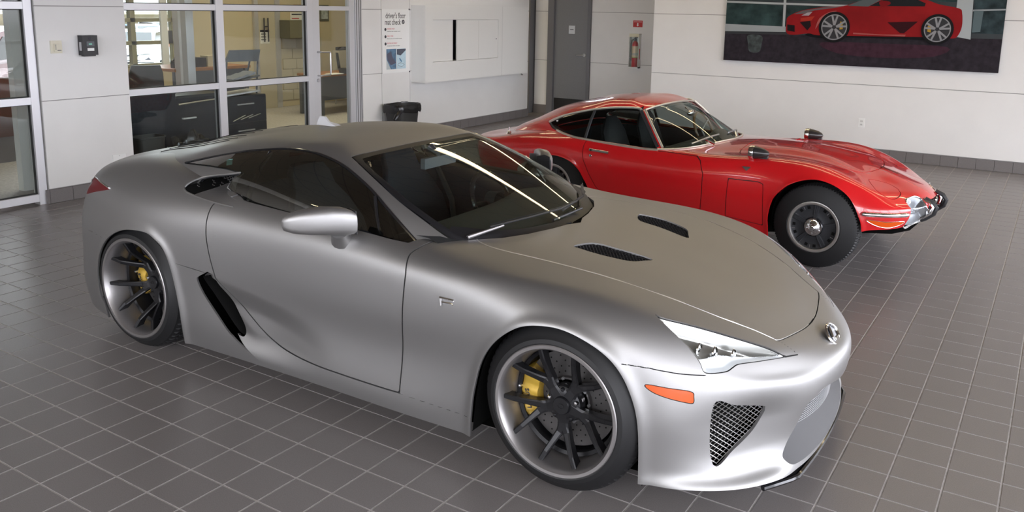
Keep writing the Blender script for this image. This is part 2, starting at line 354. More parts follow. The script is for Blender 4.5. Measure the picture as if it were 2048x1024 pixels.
wall_pillar = wall('wall_left_pillar', 'x', XL + .03, 2.23, 3.115, 1, (2.23, 3.115), thick=.22)
skirting(struct(empty('baseboard_pillar')), 'x', XL + .03, 2.23, 3.115, 1)
box('skirting_tile', XL - .15, XL + .05, 2.208, 2.228, .002, .13, M_BASE, bpy.data.objects['baseboard_pillar'])
wall_left = wall('wall_left', 'x', XL, 6.53, 10.72, 1, (6.53, 6.915, 7.515, 10.72))
skirting(struct(empty('baseboard_left')), 'x', XL + .014, 6.53, 10.72, 1)
wall_back = wall('wall_back', 'y', YB, -1.58, 6.2, -1, (-1.58, 6.2), thick=1.55)
skirting(struct(empty('baseboard_back')), 'y', YB - .014, -1.58, 6.2, -1)
wall_recess = wall('wall_recess', 'y', YR, -3.36, -1.58, -1, (-3.34, -1.58)); skirting(struct(empty('baseboard_recess')), 'y', YR - .014, -3.34, -1.58, -1)
wr2 = wall('wall_recess_corner', 'y', YR, -4.47, -4.19, -1, (-4.47, -4.19)); skirting(struct(empty('baseboard_recess_corner')), 'y', YR - .014, -4.47, -4.19, -1, .16)
# doorway round the corner, beside the recess; its shade is painted into the wall
dj = struct(box('trim_1', -4.56, -4.49, YR - .16, YR + .1, 0, 2.6, M_DGREY)); struct(box('wall_corridor', -6.4, -4.56, YR - .02, YR + .1, 0, ZC, mat('corridor_shade', (.07, .055, .045), .8)))
# grey service door with its frame
door_1 = struct(empty('door_1'))
box('frame_post', -4.19, -4.07, YR - .05, YR + .08, 0, 2.2, M_DGREY, door_1, .006); box('frame_post', -3.40, -3.34, YR - .05, YR + .08, 0, 2.2, M_DGREY, door_1, .006); box('frame_head', -4.07, -3.40, YR - .05, YR + .08, 2.12, 2.2, M_DGREY, door_1, .006)
box('door_leaf', -4.065, -3.405, YR - .005, YR + .04, .01, 2.115, mat('door_leaf_grey', (.20, .20, .205), .5, noise=.05, nscale=100), door_1)
box('kick_plate', -4.05, -3.415, YR - .012, YR - .004, .015, .30, mat('kick_plate_black', (.02, .019, .018), .35), door_1)
hd = lathe('handle', [(.0, -.012), (.028, -.012), (.028, .004), (.0, .004)], M_STEEL, door_1, 24, 'y', (-3.46, YR - .012, 1.08)); tube('lever', [(-3.46, YR - .02, 1.08), (-3.46, YR - .06, 1.08), (-3.49, YR - .065, 1.08), (-3.59, YR - .065, 1.075)], .010, M_STEEL, hd)
sp = box('door_sign', -3.785, -3.665, YR - .009, YR - .005, 1.44, 1.58, mat('sign_paper', (.62, .64, .66), .6), door_1); box('ink_line', -3.76, -3.69, YR - .0105, YR - .009, 1.505, 1.515, M_INK, sp)
# ceiling with a lay-in grid and warm tube lamps
ceiling = struct(box('ceiling', -10, 9, -7, 16, ZC, ZC + .1, M_CEIL)); bm = bmesh.new()
for k in range(-16, 15): bx(bm, k * .61 - .012, k * .61 + .012, -7, 12, ZC - .006, ZC)
for k in range(-11, 20): bx(bm, -9.5, 9, k * .61 - .012, k * .61 + .012, ZC - .0055, ZC)
tag(obj_bm('ceiling_grid', bm, M_CGRID, ceiling), kind='stuff')
# ------------------------------------------------------------------ surface nets and measured outlines (metres, car axes)
LFA_BODY = [
[(-2.04,0,0.2),(-2.02,0.45,0.2),(-1.95,0.74,0.17),(-1.78,0.855,0.12),(-1.3,0.9,0.11),(-0.87,0.89,0.11),(-0.4,0.875,0.105),(0.1,0.875,0.105),(0.55,0.88,0.105),(0.93,0.885,0.11),(1.3,0.9,0.12),(1.64,0.87,0.135),(1.93,0.74,0.135),(2.11,0.45,0.125),(2.155,0,0.12)],
[(-2.1,0,0.33),(-2.08,0.47,0.33),(-1.99,0.755,0.3),(-1.79,0.875,0.26),(-1.3,0.925,0.26),(-0.87,0.91,0.25),(-0.4,0.885,0.22),(0.1,0.88,0.21),(0.55,0.885,0.21),(0.94,0.895,0.25),(1.3,0.915,0.28),(1.65,0.875,0.28),(1.92,0.72,0.27),(2.1,0.42,0.25),(2.155,0,0.25)],
[(-2.13,0,0.48),(-2.1,0.48,0.48),(-1.99,0.75,0.46),(-1.8,0.87,0.44),(-1.3,0.935,0.44),(-0.87,0.92,0.42),(-0.4,0.88,0.39),(0.1,0.868,0.38),(0.55,0.875,0.39),(0.95,0.9,0.42),(1.3,0.925,0.44),(1.66,0.875,0.42),(1.92,0.71,0.41),(2.115,0.41,0.39),(2.185,0,0.37)],
[(-2.14,0,0.62),(-2.11,0.47,0.62),(-1.995,0.745,0.61),(-1.8,0.865,0.6),(-1.3,0.945,0.62),(-0.86,0.93,0.6),(-0.4,0.892,0.56),(0.1,0.882,0.54),(0.55,0.89,0.55),(0.95,0.912,0.58),(1.3,0.93,0.615),(1.64,0.865,0.57),(1.9,0.7,0.52),(2.11,0.4,0.48),(2.198,0,0.45)],
[(-2.13,0,0.74),(-2.1,0.46,0.74),(-1.985,0.725,0.735),(-1.79,0.845,0.735),(-1.3,0.93,0.77),(-0.85,0.925,0.76),(-0.4,0.895,0.71),(0.1,0.885,0.68),(0.55,0.89,0.68),(0.95,0.905,0.7),(1.3,0.905,0.715),(1.62,0.84,0.665),(1.88,0.68,0.575),(2.085,0.39,0.515),(2.185,0,0.5)],
[(-2.11,0,0.825),(-2.08,0.43,0.825),(-1.975,0.68,0.835),(-1.77,0.8,0.855),(-1.35,0.87,0.885),(-0.9,0.885,0.875),(-0.4,0.87,0.835),(0.1,0.865,0.81),(0.55,0.865,0.79),(0.95,0.86,0.795),(1.3,0.83,0.79),(1.6,0.78,0.735),(1.84,0.64,0.645),(2.04,0.37,0.57),(2.135,0,0.535)],
[(-2.1,0,0.89),(-2.07,0.41,0.89),(-1.965,0.61,0.9),(-1.77,0.7,0.935),(-1.35,0.75,0.98),(-0.9,0.8,0.955),(-0.4,0.81,0.905),(0.1,0.805,0.885),(0.55,0.79,0.847),(0.95,0.77,0.825),(1.27,0.73,0.812),(1.56,0.685,0.765),(1.79,0.57,0.685),(1.99,0.33,0.605),(2.08,0,0.565)],
[(-2.06,0,0.93),(-2.03,0.36,0.93),(-1.93,0.5,0.935),(-1.74,0.56,0.97),(-1.35,0.62,1.015),(-0.9,0.7,0.97),(-0.4,0.75,0.91),(0.1,0.745,0.888),(0.55,0.68,0.855),(0.92,0.6,0.84),(1.22,0.565,0.825),(1.5,0.525,0.78),(1.73,0.45,0.715),(1.92,0.27,0.64),(2.02,0,0.595)],
[(-1.8,0,0.98),(-1.77,0.2,0.98),(-1.7,0.28,0.985),(-1.55,0.32,1),(-1.3,0.34,1.02),(-0.9,0.4,0.97),(-0.4,0.45,0.92),(0.1,0.45,0.89),(0.55,0.42,0.865),(0.88,0.35,0.852),(1.13,0.33,0.84),(1.38,0.31,0.805),(1.6,0.27,0.755),(1.78,0.17,0.7),(1.86,0,0.672)],
[(-1.5,0,1),(-1.47,0,1.005),(-1.42,0,1.01),(-1.3,0,1.02),(-1.2,0,1.02),(-0.85,0,0.97),(-0.4,0,0.93),(0.1,0,0.89),(0.5,0,0.87),(0.86,0,0.855),(1.06,0,0.845),(1.25,0,0.822),(1.4,0,0.795),(1.52,0,0.77),(1.62,0,0.745)],
]
LFA_GH = [
[(-1.95,0,0.9),(-1.91,0.38,0.9),(-1.55,0.62,0.94),(-1.15,0.74,0.935),(-0.7,0.775,0.9),(-0.3,0.785,0.89),(0.05,0.775,0.875),(0.34,0.755,0.855),(0.62,0.665,0.815),(0.83,0.43,0.805),(0.91,0,0.815)],
[(-1.87,0,0.95),(-1.82,0.36,0.95),(-1.5,0.58,0.99),(-1.15,0.68,1),(-0.7,0.735,1),(-0.3,0.742,1),(0.05,0.725,0.98),(0.32,0.7,0.935),(0.535,0.605,0.907),(0.64,0.38,0.913),(0.686,0,0.916)],
[(-1.75,0,1),(-1.7,0.32,1),(-1.4,0.53,1.02),(-1.1,0.61,1.05),(-0.68,0.64,1.095),(-0.3,0.635,1.12),(0,0.62,1.09),(0.185,0.638,1.03),(0.35,0.585,0.988),(0.415,0.37,0.99),(0.453,0,0.99)],
[(-1.55,0,1.05),(-1.5,0.26,1.045),(-1.25,0.44,1.07),(-1,0.52,1.115),(-0.65,0.545,1.152),(-0.3,0.54,1.168),(-0.08,0.53,1.14),(0.06,0.548,1.095),(0.165,0.49,1.066),(0.188,0.3,1.065),(0.201,0,1.0645)],
[(-1.3,0,1.11),(-1.26,0.2,1.11),(-1.08,0.32,1.122),(-0.9,0.37,1.15),(-0.6,0.39,1.18),(-0.32,0.4,1.19),(-0.2,0.385,1.176),(-0.1,0.38,1.147),(-0.065,0.3,1.137),(-0.048,0.17,1.134),(-0.042,0,1.133)],
[(-1,0,1.155),(-0.95,0,1.162),(-0.85,0,1.172),(-0.7,0,1.187),(-0.5,0,1.198),(-0.36,0,1.192),(-0.27,0,1.181),(-0.21,0,1.171),(-0.17,0,1.162),(-0.14,0,1.155),(-0.12,0,1.151)],
]
TOY_BODY = [
[(-2.12,0,0.3),(-2.1,0.4,0.3),(-2,0.62,0.28),(-1.7,0.72,0.23),(-1.165,0.75,0.2),(-0.8,0.74,0.17),(-0.4,0.73,0.165),(0,0.73,0.165),(0.4,0.73,0.17),(0.8,0.74,0.19),(1.165,0.755,0.22),(1.5,0.68,0.33),(1.66,0.55,0.345),(1.76,0.3,0.355),(1.79,0,0.36)],
[(-2.2,0,0.42),(-2.18,0.42,0.42),(-2.06,0.66,0.4),(-1.7,0.765,0.38),(-1.165,0.785,0.37),(-0.8,0.775,0.33),(-0.4,0.765,0.32),(0,0.765,0.32),(0.4,0.765,0.33),(0.8,0.765,0.35),(1.165,0.775,0.38),(1.5,0.7,0.415),(1.68,0.57,0.415),(1.8,0.31,0.41),(1.83,0,0.41)],
[(-2.24,0,0.54),(-2.22,0.43,0.54),(-2.09,0.67,0.53),(-1.7,0.78,0.5),(-1.165,0.8,0.5),(-0.8,0.79,0.47),(-0.4,0.78,0.455),(0,0.78,0.455),(0.4,0.78,0.465),(0.8,0.775,0.49),(1.165,0.785,0.51),(1.5,0.7,0.495),(1.69,0.57,0.47),(1.81,0.31,0.455),(1.85,0,0.455)],
[(-2.25,0,0.62),(-2.22,0.42,0.62),(-2.09,0.655,0.61),(-1.7,0.775,0.6),(-1.165,0.8,0.61),(-0.8,0.79,0.585),(-0.4,0.78,0.575),(0,0.78,0.575),(0.4,0.775,0.585),(0.8,0.765,0.61),(1.165,0.775,0.635),(1.48,0.68,0.565),(1.68,0.555,0.51),(1.81,0.3,0.49),(1.85,0,0.49)],
[(-2.235,0,0.65),(-2.205,0.4,0.65),(-2.075,0.625,0.65),(-1.7,0.74,0.66),(-1.165,0.775,0.7),(-0.8,0.765,0.68),(-0.4,0.755,0.665),(0,0.755,0.665),(0.4,0.75,0.68),(0.8,0.73,0.715),(1.165,0.72,0.715),(1.46,0.635,0.63),(1.66,0.52,0.535),(1.79,0.28,0.51),(1.835,0,0.51)],
[(-2.17,0,0.66),(-2.14,0.36,0.66),(-2.02,0.54,0.66),(-1.7,0.66,0.705),(-1.165,0.71,0.75),(-0.8,0.71,0.745),(-0.4,0.71,0.73),(0,0.71,0.725),(0.4,0.69,0.745),(0.8,0.64,0.775),(1.165,0.605,0.755),(1.44,0.54,0.655),(1.62,0.45,0.58),(1.74,0.24,0.56),(1.78,0,0.56)],
[(-2.05,0,0.675),(-2.02,0.28,0.675),(-1.92,0.42,0.68),(-1.65,0.53,0.735),(-1.165,0.62,0.78),(-0.8,0.645,0.77),(-0.4,0.65,0.755),(0,0.64,0.75),(0.4,0.55,0.76),(0.8,0.45,0.772),(1.15,0.42,0.745),(1.38,0.38,0.685),(1.53,0.31,0.63),(1.63,0.18,0.612),(1.67,0,0.612)],
[(-1.8,0,0.75),(-1.77,0.2,0.75),(-1.7,0.28,0.755),(-1.5,0.35,0.785),(-1.1,0.42,0.82),(-0.8,0.44,0.8),(-0.4,0.45,0.77),(0,0.44,0.765),(0.38,0.34,0.785),(0.75,0.28,0.795),(1.05,0.26,0.775),(1.25,0.23,0.735),(1.38,0.19,0.695),(1.46,0.1,0.68),(1.49,0,0.675)],
[(-1.5,0,0.8),(-1.45,0,0.805),(-1.4,0,0.81),(-1.3,0,0.82),(-1.05,0,0.84),(-0.8,0,0.82),(-0.4,0,0.78),(0,0,0.775),(0.35,0,0.805),(0.65,0,0.81),(0.9,0,0.797),(1.05,0,0.777),(1.15,0,0.757),(1.22,0,0.742),(1.28,0,0.728)],
]
TOY_GH = [
[(-2.02,0,0.665),(-1.98,0.3,0.665),(-1.6,0.52,0.71),(-1.2,0.63,0.745),(-0.8,0.665,0.735),(-0.45,0.665,0.725),(-0.25,0.66,0.72),(-0.13,0.645,0.72),(-0.02,0.57,0.735),(0.13,0.36,0.755),(0.2,0,0.765)],
[(-1.9,0,0.755),(-1.85,0.28,0.755),(-1.53,0.48,0.81),(-1.15,0.59,0.835),(-0.8,0.63,0.83),(-0.5,0.63,0.83),(-0.32,0.62,0.825),(-0.23,0.605,0.83),(-0.165,0.53,0.845),(0.022,0.33,0.857),(0.082,0,0.858)],
[(-1.72,0,0.835),(-1.67,0.24,0.84),(-1.42,0.41,0.892),(-1.1,0.53,0.925),(-0.8,0.58,0.935),(-0.55,0.58,0.94),(-0.4,0.575,0.935),(-0.32,0.56,0.925),(-0.25,0.485,0.92),(-0.1,0.3,0.926),(-0.05,0,0.926)],
[(-1.5,0,0.945),(-1.45,0.2,0.95),(-1.27,0.34,0.975),(-1.02,0.45,1),(-0.8,0.5,1.025),(-0.6,0.51,1.035),(-0.48,0.51,1.035),(-0.405,0.495,1.015),(-0.335,0.43,0.992),(-0.235,0.26,0.994),(-0.197,0,0.993)],
[(-1.25,0,1.025),(-1.2,0.15,1.03),(-1.08,0.25,1.045),(-0.92,0.33,1.07),(-0.78,0.37,1.09),(-0.65,0.385,1.095),(-0.56,0.38,1.095),(-0.47,0.37,1.072),(-0.41,0.3,1.06),(-0.362,0.18,1.057),(-0.343,0,1.056)],
[(-1,0,1.09),(-0.97,0,1.092),(-0.92,0,1.1),(-0.85,0,1.108),(-0.77,0,1.112),(-0.69,0,1.112),(-0.63,0,1.11),(-0.585,0,1.107),(-0.55,0,1.102),(-0.53,0,1.1),(-0.52,0,1.098)],
]
LF={
'vent':[(1.0809,0.364,0.8434),(1.0944,0.3049,0.843),(1.1377,0.2467,0.8392),(1.2456,0.2337,0.8259),(1.3898,0.2145,0.8009),(1.3806,0.2657,0.8041),(1.3376,0.3392,0.8127),(1.2168,0.3773,0.8304),(1.1183,0.375,0.8405)],
'amber':[(1.6496,0.8688,0.5254),(1.6656,0.8618,0.5289),(1.7296,0.8324,0.5204),(1.8007,0.7905,0.509),(1.811,0.7883,0.4882),(1.8116,0.7925,0.4667),(1.7903,0.8066,0.4691),(1.7337,0.8373,0.4829),(1.6882,0.8568,0.4979),(1.6608,0.8661,0.5134)],
'headlight':[(1.6186,0.7164,0.7445),(1.6527,0.7054,0.7327),(1.7681,0.613,0.6917),(1.8796,0.5254,0.6462),(1.9788,0.4427,0.6008),(2.0247,0.4103,0.5723),(2.0351,0.4047,0.564),(1.9739,0.5249,0.5753),(1.9188,0.6148,0.5819),(1.9058,0.6426,0.576),(1.8882,0.6779,0.5667),(1.8339,0.7373,0.5707),(1.809,0.7355,0.6049),(1.7613,0.7361,0.6553),(1.6892,0.7363,0.7079)],
'grille':[(1.8751,0.7442,0.4568),(1.9415,0.681,0.4453),(2.0207,0.5856,0.4221),(2.0301,0.5734,0.4094),(2.0282,0.5779,0.3834),(2.003,0.6158,0.3216),(1.9542,0.684,0.2667),(1.8925,0.7516,0.224)],
'mouth':[(2.1887,0.036,0.3864),(2.1688,0.2358,0.4129),(2.1448,0.3225,0.3907),(2.1275,0.3696,0.3682),(2.1054,0.4086,0.2924),(2.0905,0.451,0.2332),(2.0857,0.479,0.1957),(2.0908,0.4758,0.1754),(2.104,0.4499,0.1529),(2.1205,0.3936,0.1416),(2.1449,0.2361,0.1343),(2.1546,0.0467,0.1219)],
'bumperline':[(1.5652,0.8875,0.5965),(1.6589,0.8524,0.588),(1.753,0.8035,0.5721),(1.8354,0.7413,0.5626)],
'corner':[(1.8354,0.7413,0.5626),(1.8599,0.7394,0.5196),(1.875,0.7443,0.4567),(1.8924,0.7516,0.224)],
'noseseam':[(1.9892,0.3508,0.6045),(2.067,0.3326,0.5554),(2.0351,0.4049,0.5639)],
'scoop':[(-0.656,0.7167,1.0283),(-0.7521,0.7232,1.0105),(-0.8602,0.7279,0.9908),(-0.9275,0.749,0.9732),(-0.9436,0.7983,0.9586),(-0.9511,0.83,0.9367),(-0.9361,0.8425,0.9252),(-0.8948,0.8512,0.9147),(-0.785,0.8553,0.9019),(-0.69,0.854,0.8936),(-0.5605,0.847,0.8871),(-0.5275,0.815,0.9122),(-0.5821,0.8177,0.9156),(-0.6494,0.8002,0.9319),(-0.7107,0.7511,0.9485),(-0.692,0.7422,0.9891),(-0.6551,0.7243,1.0192)],
'dlo':[(-1.1612,0.6592,1.0136),(-0.9553,0.6246,1.0664),(-0.7435,0.6035,1.1125),(-0.6034,0.5938,1.1348),(-0.4617,0.5834,1.1517),(-0.2967,0.5807,1.1542),(-0.1541,0.5898,1.1354),(-0.0234,0.6086,1.1019),(0.1537,0.6512,1.0337),(0.3091,0.6941,0.9515),(0.4951,0.7199,0.8329)],
'glassbottom':[(-0.5275,0.815,0.9122),(-0.3767,0.8116,0.9024),(-0.1935,0.812,0.8935),(0.0195,0.813,0.8841),(0.2229,0.809,0.8717),(0.3952,0.799,0.8593),(0.5469,0.7869,0.8482)],
'beltcrease':[(-0.6915,0.8517,0.8963),(-0.5609,0.8465,0.8877),(-0.3686,0.8377,0.8789),(-0.1889,0.8335,0.8732),(0.1827,0.8234,0.8637),(0.5586,0.8023,0.8419)],
'quarter':[(-1.1614,0.6591,1.0135),(-0.9228,0.6859,1.0275),(-0.7662,0.7027,1.0318),(-0.6431,0.7183,1.0276)],
'header':[(-0.082,0.5152,1.1424),(-0.0706,0.3916,1.148),(-0.0774,0.1875,1.1486),(-0.0341,-0.0,1.1376),(0.1318,0.0318,1.0986),(0.2213,0.0095,1.0746)],
'wsr':[(-0.082,0.5152,1.1424),(0.0853,0.5717,1.0918),(0.3131,0.6275,0.9979),(0.4926,0.6366,0.9153),(0.6084,0.6246,0.8562)],
'cowl':[(0.5971,0.624,0.8534),(0.6889,0.5487,0.852),(0.7696,0.4626,0.8526),(0.8309,0.3406,0.8539),(0.8752,0.1886,0.854),(0.8949,0.0805,0.8536),(0.9277,0.0009,0.8524)],
'shut':[(0.6886,0.5475,0.8521),(0.7184,0.5685,0.8497),(0.7817,0.593,0.8458),(0.888,0.602,0.8411),(1.033,0.6006,0.8355),(1.2172,0.5964,0.8238),(1.3782,0.5788,0.8036),(1.6026,0.531,0.7542),(1.7862,0.4645,0.6924),(1.9017,0.3963,0.6443),(1.973,0.3615,0.612),(1.99,0.3509,0.6041),(2.0071,0.2897,0.598),(2.0344,0.1291,0.5871),(2.0418,0.0465,0.5838)],
'apillar':[(0.5493,0.7907,0.8468),(0.5526,0.759,0.8529),(0.5548,0.7191,0.8547),(0.5723,0.6689,0.8537),(0.5976,0.6231,0.8534)],
'door':[(0.5495,0.7864,0.8481),(0.5399,0.8137,0.8381),(0.5338,0.8399,0.8206),(0.5445,0.8751,0.7683),(0.546,0.8872,0.7115),(0.5291,0.8824,0.4866),(0.5152,0.8797,0.2727),(0.5106,0.8848,0.201),(0.4202,0.8838,0.1984),(0.2035,0.8813,0.1987),(-0.0251,0.8799,0.2042),(-0.2047,0.8804,0.2219),(-0.3137,0.8813,0.252),(-0.3997,0.8823,0.2989),(-0.5054,0.887,0.3815),(-0.6369,0.9043,0.5067),(-0.6508,0.9073,0.5331),(-0.671,0.9134,0.6115),(-0.6899,0.9154,0.7121),(-0.6958,0.9096,0.7745),(-0.697,0.8924,0.8349),(-0.694,0.8682,0.8764),(-0.6832,0.8523,0.8948)],
'L1':[(-0.7645,0.9161,0.5104),(-0.78,0.9161,0.4885),(-0.747,0.9089,0.4205),(-0.6567,0.8987,0.3151),(-0.5631,0.8917,0.2276),(-0.4818,0.8855,0.1767),(-0.3746,0.8784,0.1327),(-0.277,0.8754,0.1175),(-0.1539,0.8744,0.1135),(0.0212,0.8751,0.1125)],
'hole':[(-0.7596,0.9152,0.5045),(-0.6588,0.9066,0.5128),(-0.6305,0.9015,0.4747),(-0.5665,0.8919,0.39),(-0.5112,0.889,0.285),(-0.5136,0.8894,0.2239),(-0.5761,0.8926,0.2347),(-0.6567,0.8987,0.3151),(-0.7472,0.9088,0.4196),(-0.7719,0.9151,0.4859)],
'rearline':[(-0.9557,0.9366,0.5597),(-0.819,0.9234,0.5463),(-0.656,0.9076,0.5302)],
'rearbump':[(-1.8477,0.8497,0.5929),(-1.6938,0.8924,0.5934),(-1.558,0.9175,0.5854)],
'sillline':[(0.5092,0.8849,0.1975),(0.7077,0.8869,0.1955),(0.8895,0.8903,0.1952)],
'farch':[(0.8945,0.8838,0.1101),(0.9061,0.8927,0.2324),(0.9197,0.8951,0.3259),(0.9549,0.9024,0.4511),(1.0153,0.9156,0.5515),(1.1022,0.9245,0.6325),(1.1915,0.9235,0.6763),(1.3183,0.9159,0.6895),(1.4414,0.9076,0.6571),(1.537,0.8959,0.5968),(1.6016,0.8879,0.502),(1.6395,0.882,0.371),(1.6465,0.869,0.1451)],
'rarch':[(-1.597,0.8971,0.176),(-1.6294,0.9019,0.2361),(-1.6395,0.9043,0.3534),(-1.6204,0.9064,0.4452),(-1.5617,0.9167,0.533),(-1.4625,0.93,0.6147),(-1.3143,0.9419,0.6762),(-1.1352,0.9471,0.6943),(-1.0488,0.9457,0.6672),(-0.9862,0.9415,0.6174),(-0.9469,0.9329,0.5145),(-0.9187,0.9171,0.2984),(-0.9222,0.8948,0.1246)],
'tail':[(-1.844,0.779,0.8385),(-1.8892,0.747,0.8468),(-1.8296,0.7616,0.8698),(-1.6945,0.8168,0.867),(-1.5599,0.8577,0.8573),(-1.573,0.8621,0.8458),(-1.732,0.8388,0.8097),(-1.8898,0.7911,0.769)],
'badge':[(0.74,0.8984,0.6666),(0.8148,0.9004,0.6845)],
'key':[(-0.632,0.9087,0.7401)],
'emblem':[(2.124,0.0016,0.5412),(2.0803,-0.0,0.5648),(2.1674,0.0414,0.5149)],
'mirrorbase':[(0.108,0.849,0.8388),(0.1727,0.8461,0.8389)],
'wiper':[(0.6243,0.6047,0.8592),(0.7008,0.4567,0.8785),(0.7254,0.3633,0.8881),(0.7832,0.1,0.8865),(0.8963,0.0428,0.8228)],
}
TF={
'door':[(-0.1616,0.7001,0.7334),(-0.0902,0.6965,0.7348),(0.1993,0.7034,0.7323),(0.2418,0.7354,0.7046),(0.2854,0.7738,0.6083),(0.2883,0.7813,0.458),(0.2757,0.7638,0.3142),(0.267,0.7306,0.1684),(-0.3681,0.7297,0.1651),(-0.6945,0.7784,0.372),(-0.761,0.7893,0.4765),(-0.7964,0.7922,0.5515),(-0.8204,0.7898,0.5939),(-0.8354,0.7774,0.6552),(-0.8414,0.7475,0.7126),(-0.8416,0.7084,0.7479)],
'farch':[(0.833,0.7509,0.2419),(0.8287,0.7621,0.3184),(0.8349,0.7703,0.3833),(0.8515,0.7765,0.4533),(0.879,0.7798,0.5158),(0.9736,0.7806,0.6135),(1.0949,0.7683,0.6679),(1.2053,0.7472,0.674),(1.3272,0.7277,0.6282),(1.4153,0.72,0.5528),(1.4734,0.7129,0.4407),(1.496,0.682,0.3302)],
'rarch':[(-1.4338,0.7987,0.5247),(-1.2823,0.8027,0.5708),(-1.1761,0.8015,0.5942),(-1.0534,0.7991,0.5935),(-0.94,0.7972,0.5591),(-0.86,0.7936,0.4998),(-0.811,0.787,0.4267),(-0.7734,0.7792,0.3627)],
'box':[(0.499,0.7689,0.5982),(0.7409,0.7638,0.602),(0.7745,0.7671,0.5893),(0.7805,0.7723,0.5468),(0.7897,0.7527,0.2684),(0.4866,0.7563,0.2935)],
'lid':[(1.4479,0.417,0.6561),(1.4518,0.3755,0.657),(1.4697,0.3389,0.6519),(1.5401,0.276,0.6296),(1.5966,0.2822,0.6098),(1.6304,0.3023,0.5965),(1.6594,0.3462,0.5801),(1.6665,0.3876,0.5694),(1.663,0.4288,0.5615),(1.6473,0.4845,0.5554),(1.6066,0.5276,0.5699),(1.5306,0.5236,0.613)],
'fog':[(1.7161,0.403,0.5323),(1.7217,0.335,0.5496),(1.7406,0.2705,0.553),(1.7668,0.2366,0.5416),(1.7897,0.227,0.524),(1.8232,0.253,0.4868),(1.8294,0.2099,0.4383),(1.7856,0.1926,0.3655),(1.7548,0.3309,0.3566),(1.7192,0.4343,0.3496)],
'bump':[(1.4852,0.709,0.4641),(1.5422,0.6847,0.4633),(1.6311,0.6299,0.4617),(1.6992,0.5586,0.4593),(1.7438,0.4857,0.4566)],
'bump2':[(1.5044,0.7002,0.4323),(1.6332,0.6214,0.4198),(1.7412,0.471,0.4125)],
'amber':[(1.5206,0.692,0.4205),(1.6332,0.6173,0.408),(1.7284,0.4862,0.4023),(1.7096,0.497,0.3787),(1.6716,0.5474,0.3637),(1.6376,0.5897,0.3606),(1.5759,0.6519,0.3793)],
'hood':[(0.4832,0.6092,0.7615),(0.4501,0.354,0.784),(0.496,0.1761,0.806)],
'hoodf':[(1.3563,0.3541,0.6952),(1.3899,0.2455,0.6893),(1.4254,0.001,0.693),(1.4338,0.0644,0.6896)],
'dlo':[(-1.3595,0.5187,0.848),(-1.3119,0.5078,0.8744),(-1.1949,0.4958,0.9222),(-0.9302,0.5054,0.9907),(-0.6801,0.5078,1.0332),(-0.4692,0.4982,1.0455),(-0.4257,0.5058,1.0327),(-0.19,0.6456,0.7422)],
'dlob':[(-1.5741,0.1998,0.7829),(-1.3232,0.5022,0.7917),(-1.172,0.6218,0.7792),(-0.9964,0.6892,0.7619),(-0.8268,0.6997,0.753),(-0.554,0.7026,0.7411),(-0.3189,0.702,0.7349),(-0.1564,0.6929,0.7378)],
'header':[(-0.4134,0.4843,1.0361),(-0.329,0.2749,1.0536),(-0.2709,0.0406,1.0593),(-0.1832,0.0224,1.0362)],
'pillar':[(-0.4101,0.49,1.0326),(-0.3117,0.5573,0.9319),(-0.1574,0.6332,0.7506)],
'wsbot':[(-0.1564,0.6929,0.7378),(-0.0155,0.639,0.7502),(0.0859,0.5096,0.7623),(0.151,0.346,0.7755),(0.2029,0.1625,0.7886),(0.2946,0.0656,0.7999)],
'badge':[(0.602,0.7381,0.6976),(0.6645,0.7357,0.701),(0.6432,0.7469,0.6726)],
'handle':[(-0.7697,0.7615,0.6825),(-0.5832,0.7564,0.6727)],
'lock':[(-0.753,0.7788,0.634)],
'mirror':[(0.7453,0.6699,0.7661),(0.7043,0.6552,0.7686)],
'cap':[(-1.7419,0.6361,0.7027)],
'front':[(1.7919,0.1941,0.3725),(1.8176,0.0075,0.5278),(1.8486,0.0121,0.4911)],
}
# ------------------------------------------------------------------ silver supercar
P_SIL = mat('matte_silver_paint', (.345, .340, .338), .44, .85, bump=.015, bscale=900)
M_GAP = mat('seam_black', (.01, .01, .011), .8)
M_GLOSSB = mat('gloss_black', (.012, .012, .014), .12, coat=.4)
M_RUB = mat('tyre_rubber', (.008, .008, .009), .58, bump=.05, bscale=300)
M_RIM = mat('rim_brushed', (.38, .365, .365), .40, .9)
M_SPOKE = mat('satin_black', (.013, .013, .015), .36, .3)
M_DISC = mat('ceramic_disc', (.10, .095, .095), .4, .6)
M_GOLD = mat('caliper_yellow', (.62, .40, .06), .35, .25, coat=.3)
M_CHROME = mat('chrome', (.86, .86, .87), .07, 1.0)
M_WELL = mat('wheel_well', (.008, .008, .008), .95, spec=.05)
M_NAVY = mat('navy_trim', (.010, .012, .020), .75, noise=.2, nscale=300)
M_DASH = mat('dash_charcoal', (.022, .024, .027), .6)
G_WIND = glass('windscreen_glass', (.80, .87, .83), 1.45, 0.0, 1.0)
G_SIDE = glass('side_glass', (.42, .47, .42), 1.5, 0.0, 3.4)
G_LAMP = glass('lamp_cover', (.93, .95, .96), 1.45, 0.0, .9)
G_RED = mat('tail_red', (.12, .005, .007), .45, spec=.2)
G_AMB = mat('amber_lens', (.66, .085, .003), .3, coat=.2)
M_REFL = mat('lamp_reflector', (.50, .49, .46), .28, .75)
M_WHITEP = mat('lamp_white', (.86, .88, .90), .3, .1, coat=.3)
car = tag(empty('sports_car', (0.78073, 1.58158, 0), math.radians(1.06253)), 'matte silver supercar with black ten-spoke wheels, nearest the camera', 'car')
def mirror_y(P): return [(p[0], -p[1], p[2]) for p in P]
G = surf(LFA_BODY, 560, 270); n0 = gnorm(G)
x, y, z = G[..., 0], G[..., 1], G[..., 2]
def push(G, n, amt): return G + n * amt[..., None]
fa = np.array(LF['farch'])[:, [0, 2]]; ra = np.array(LF['rarch'])[:, [0, 2]]
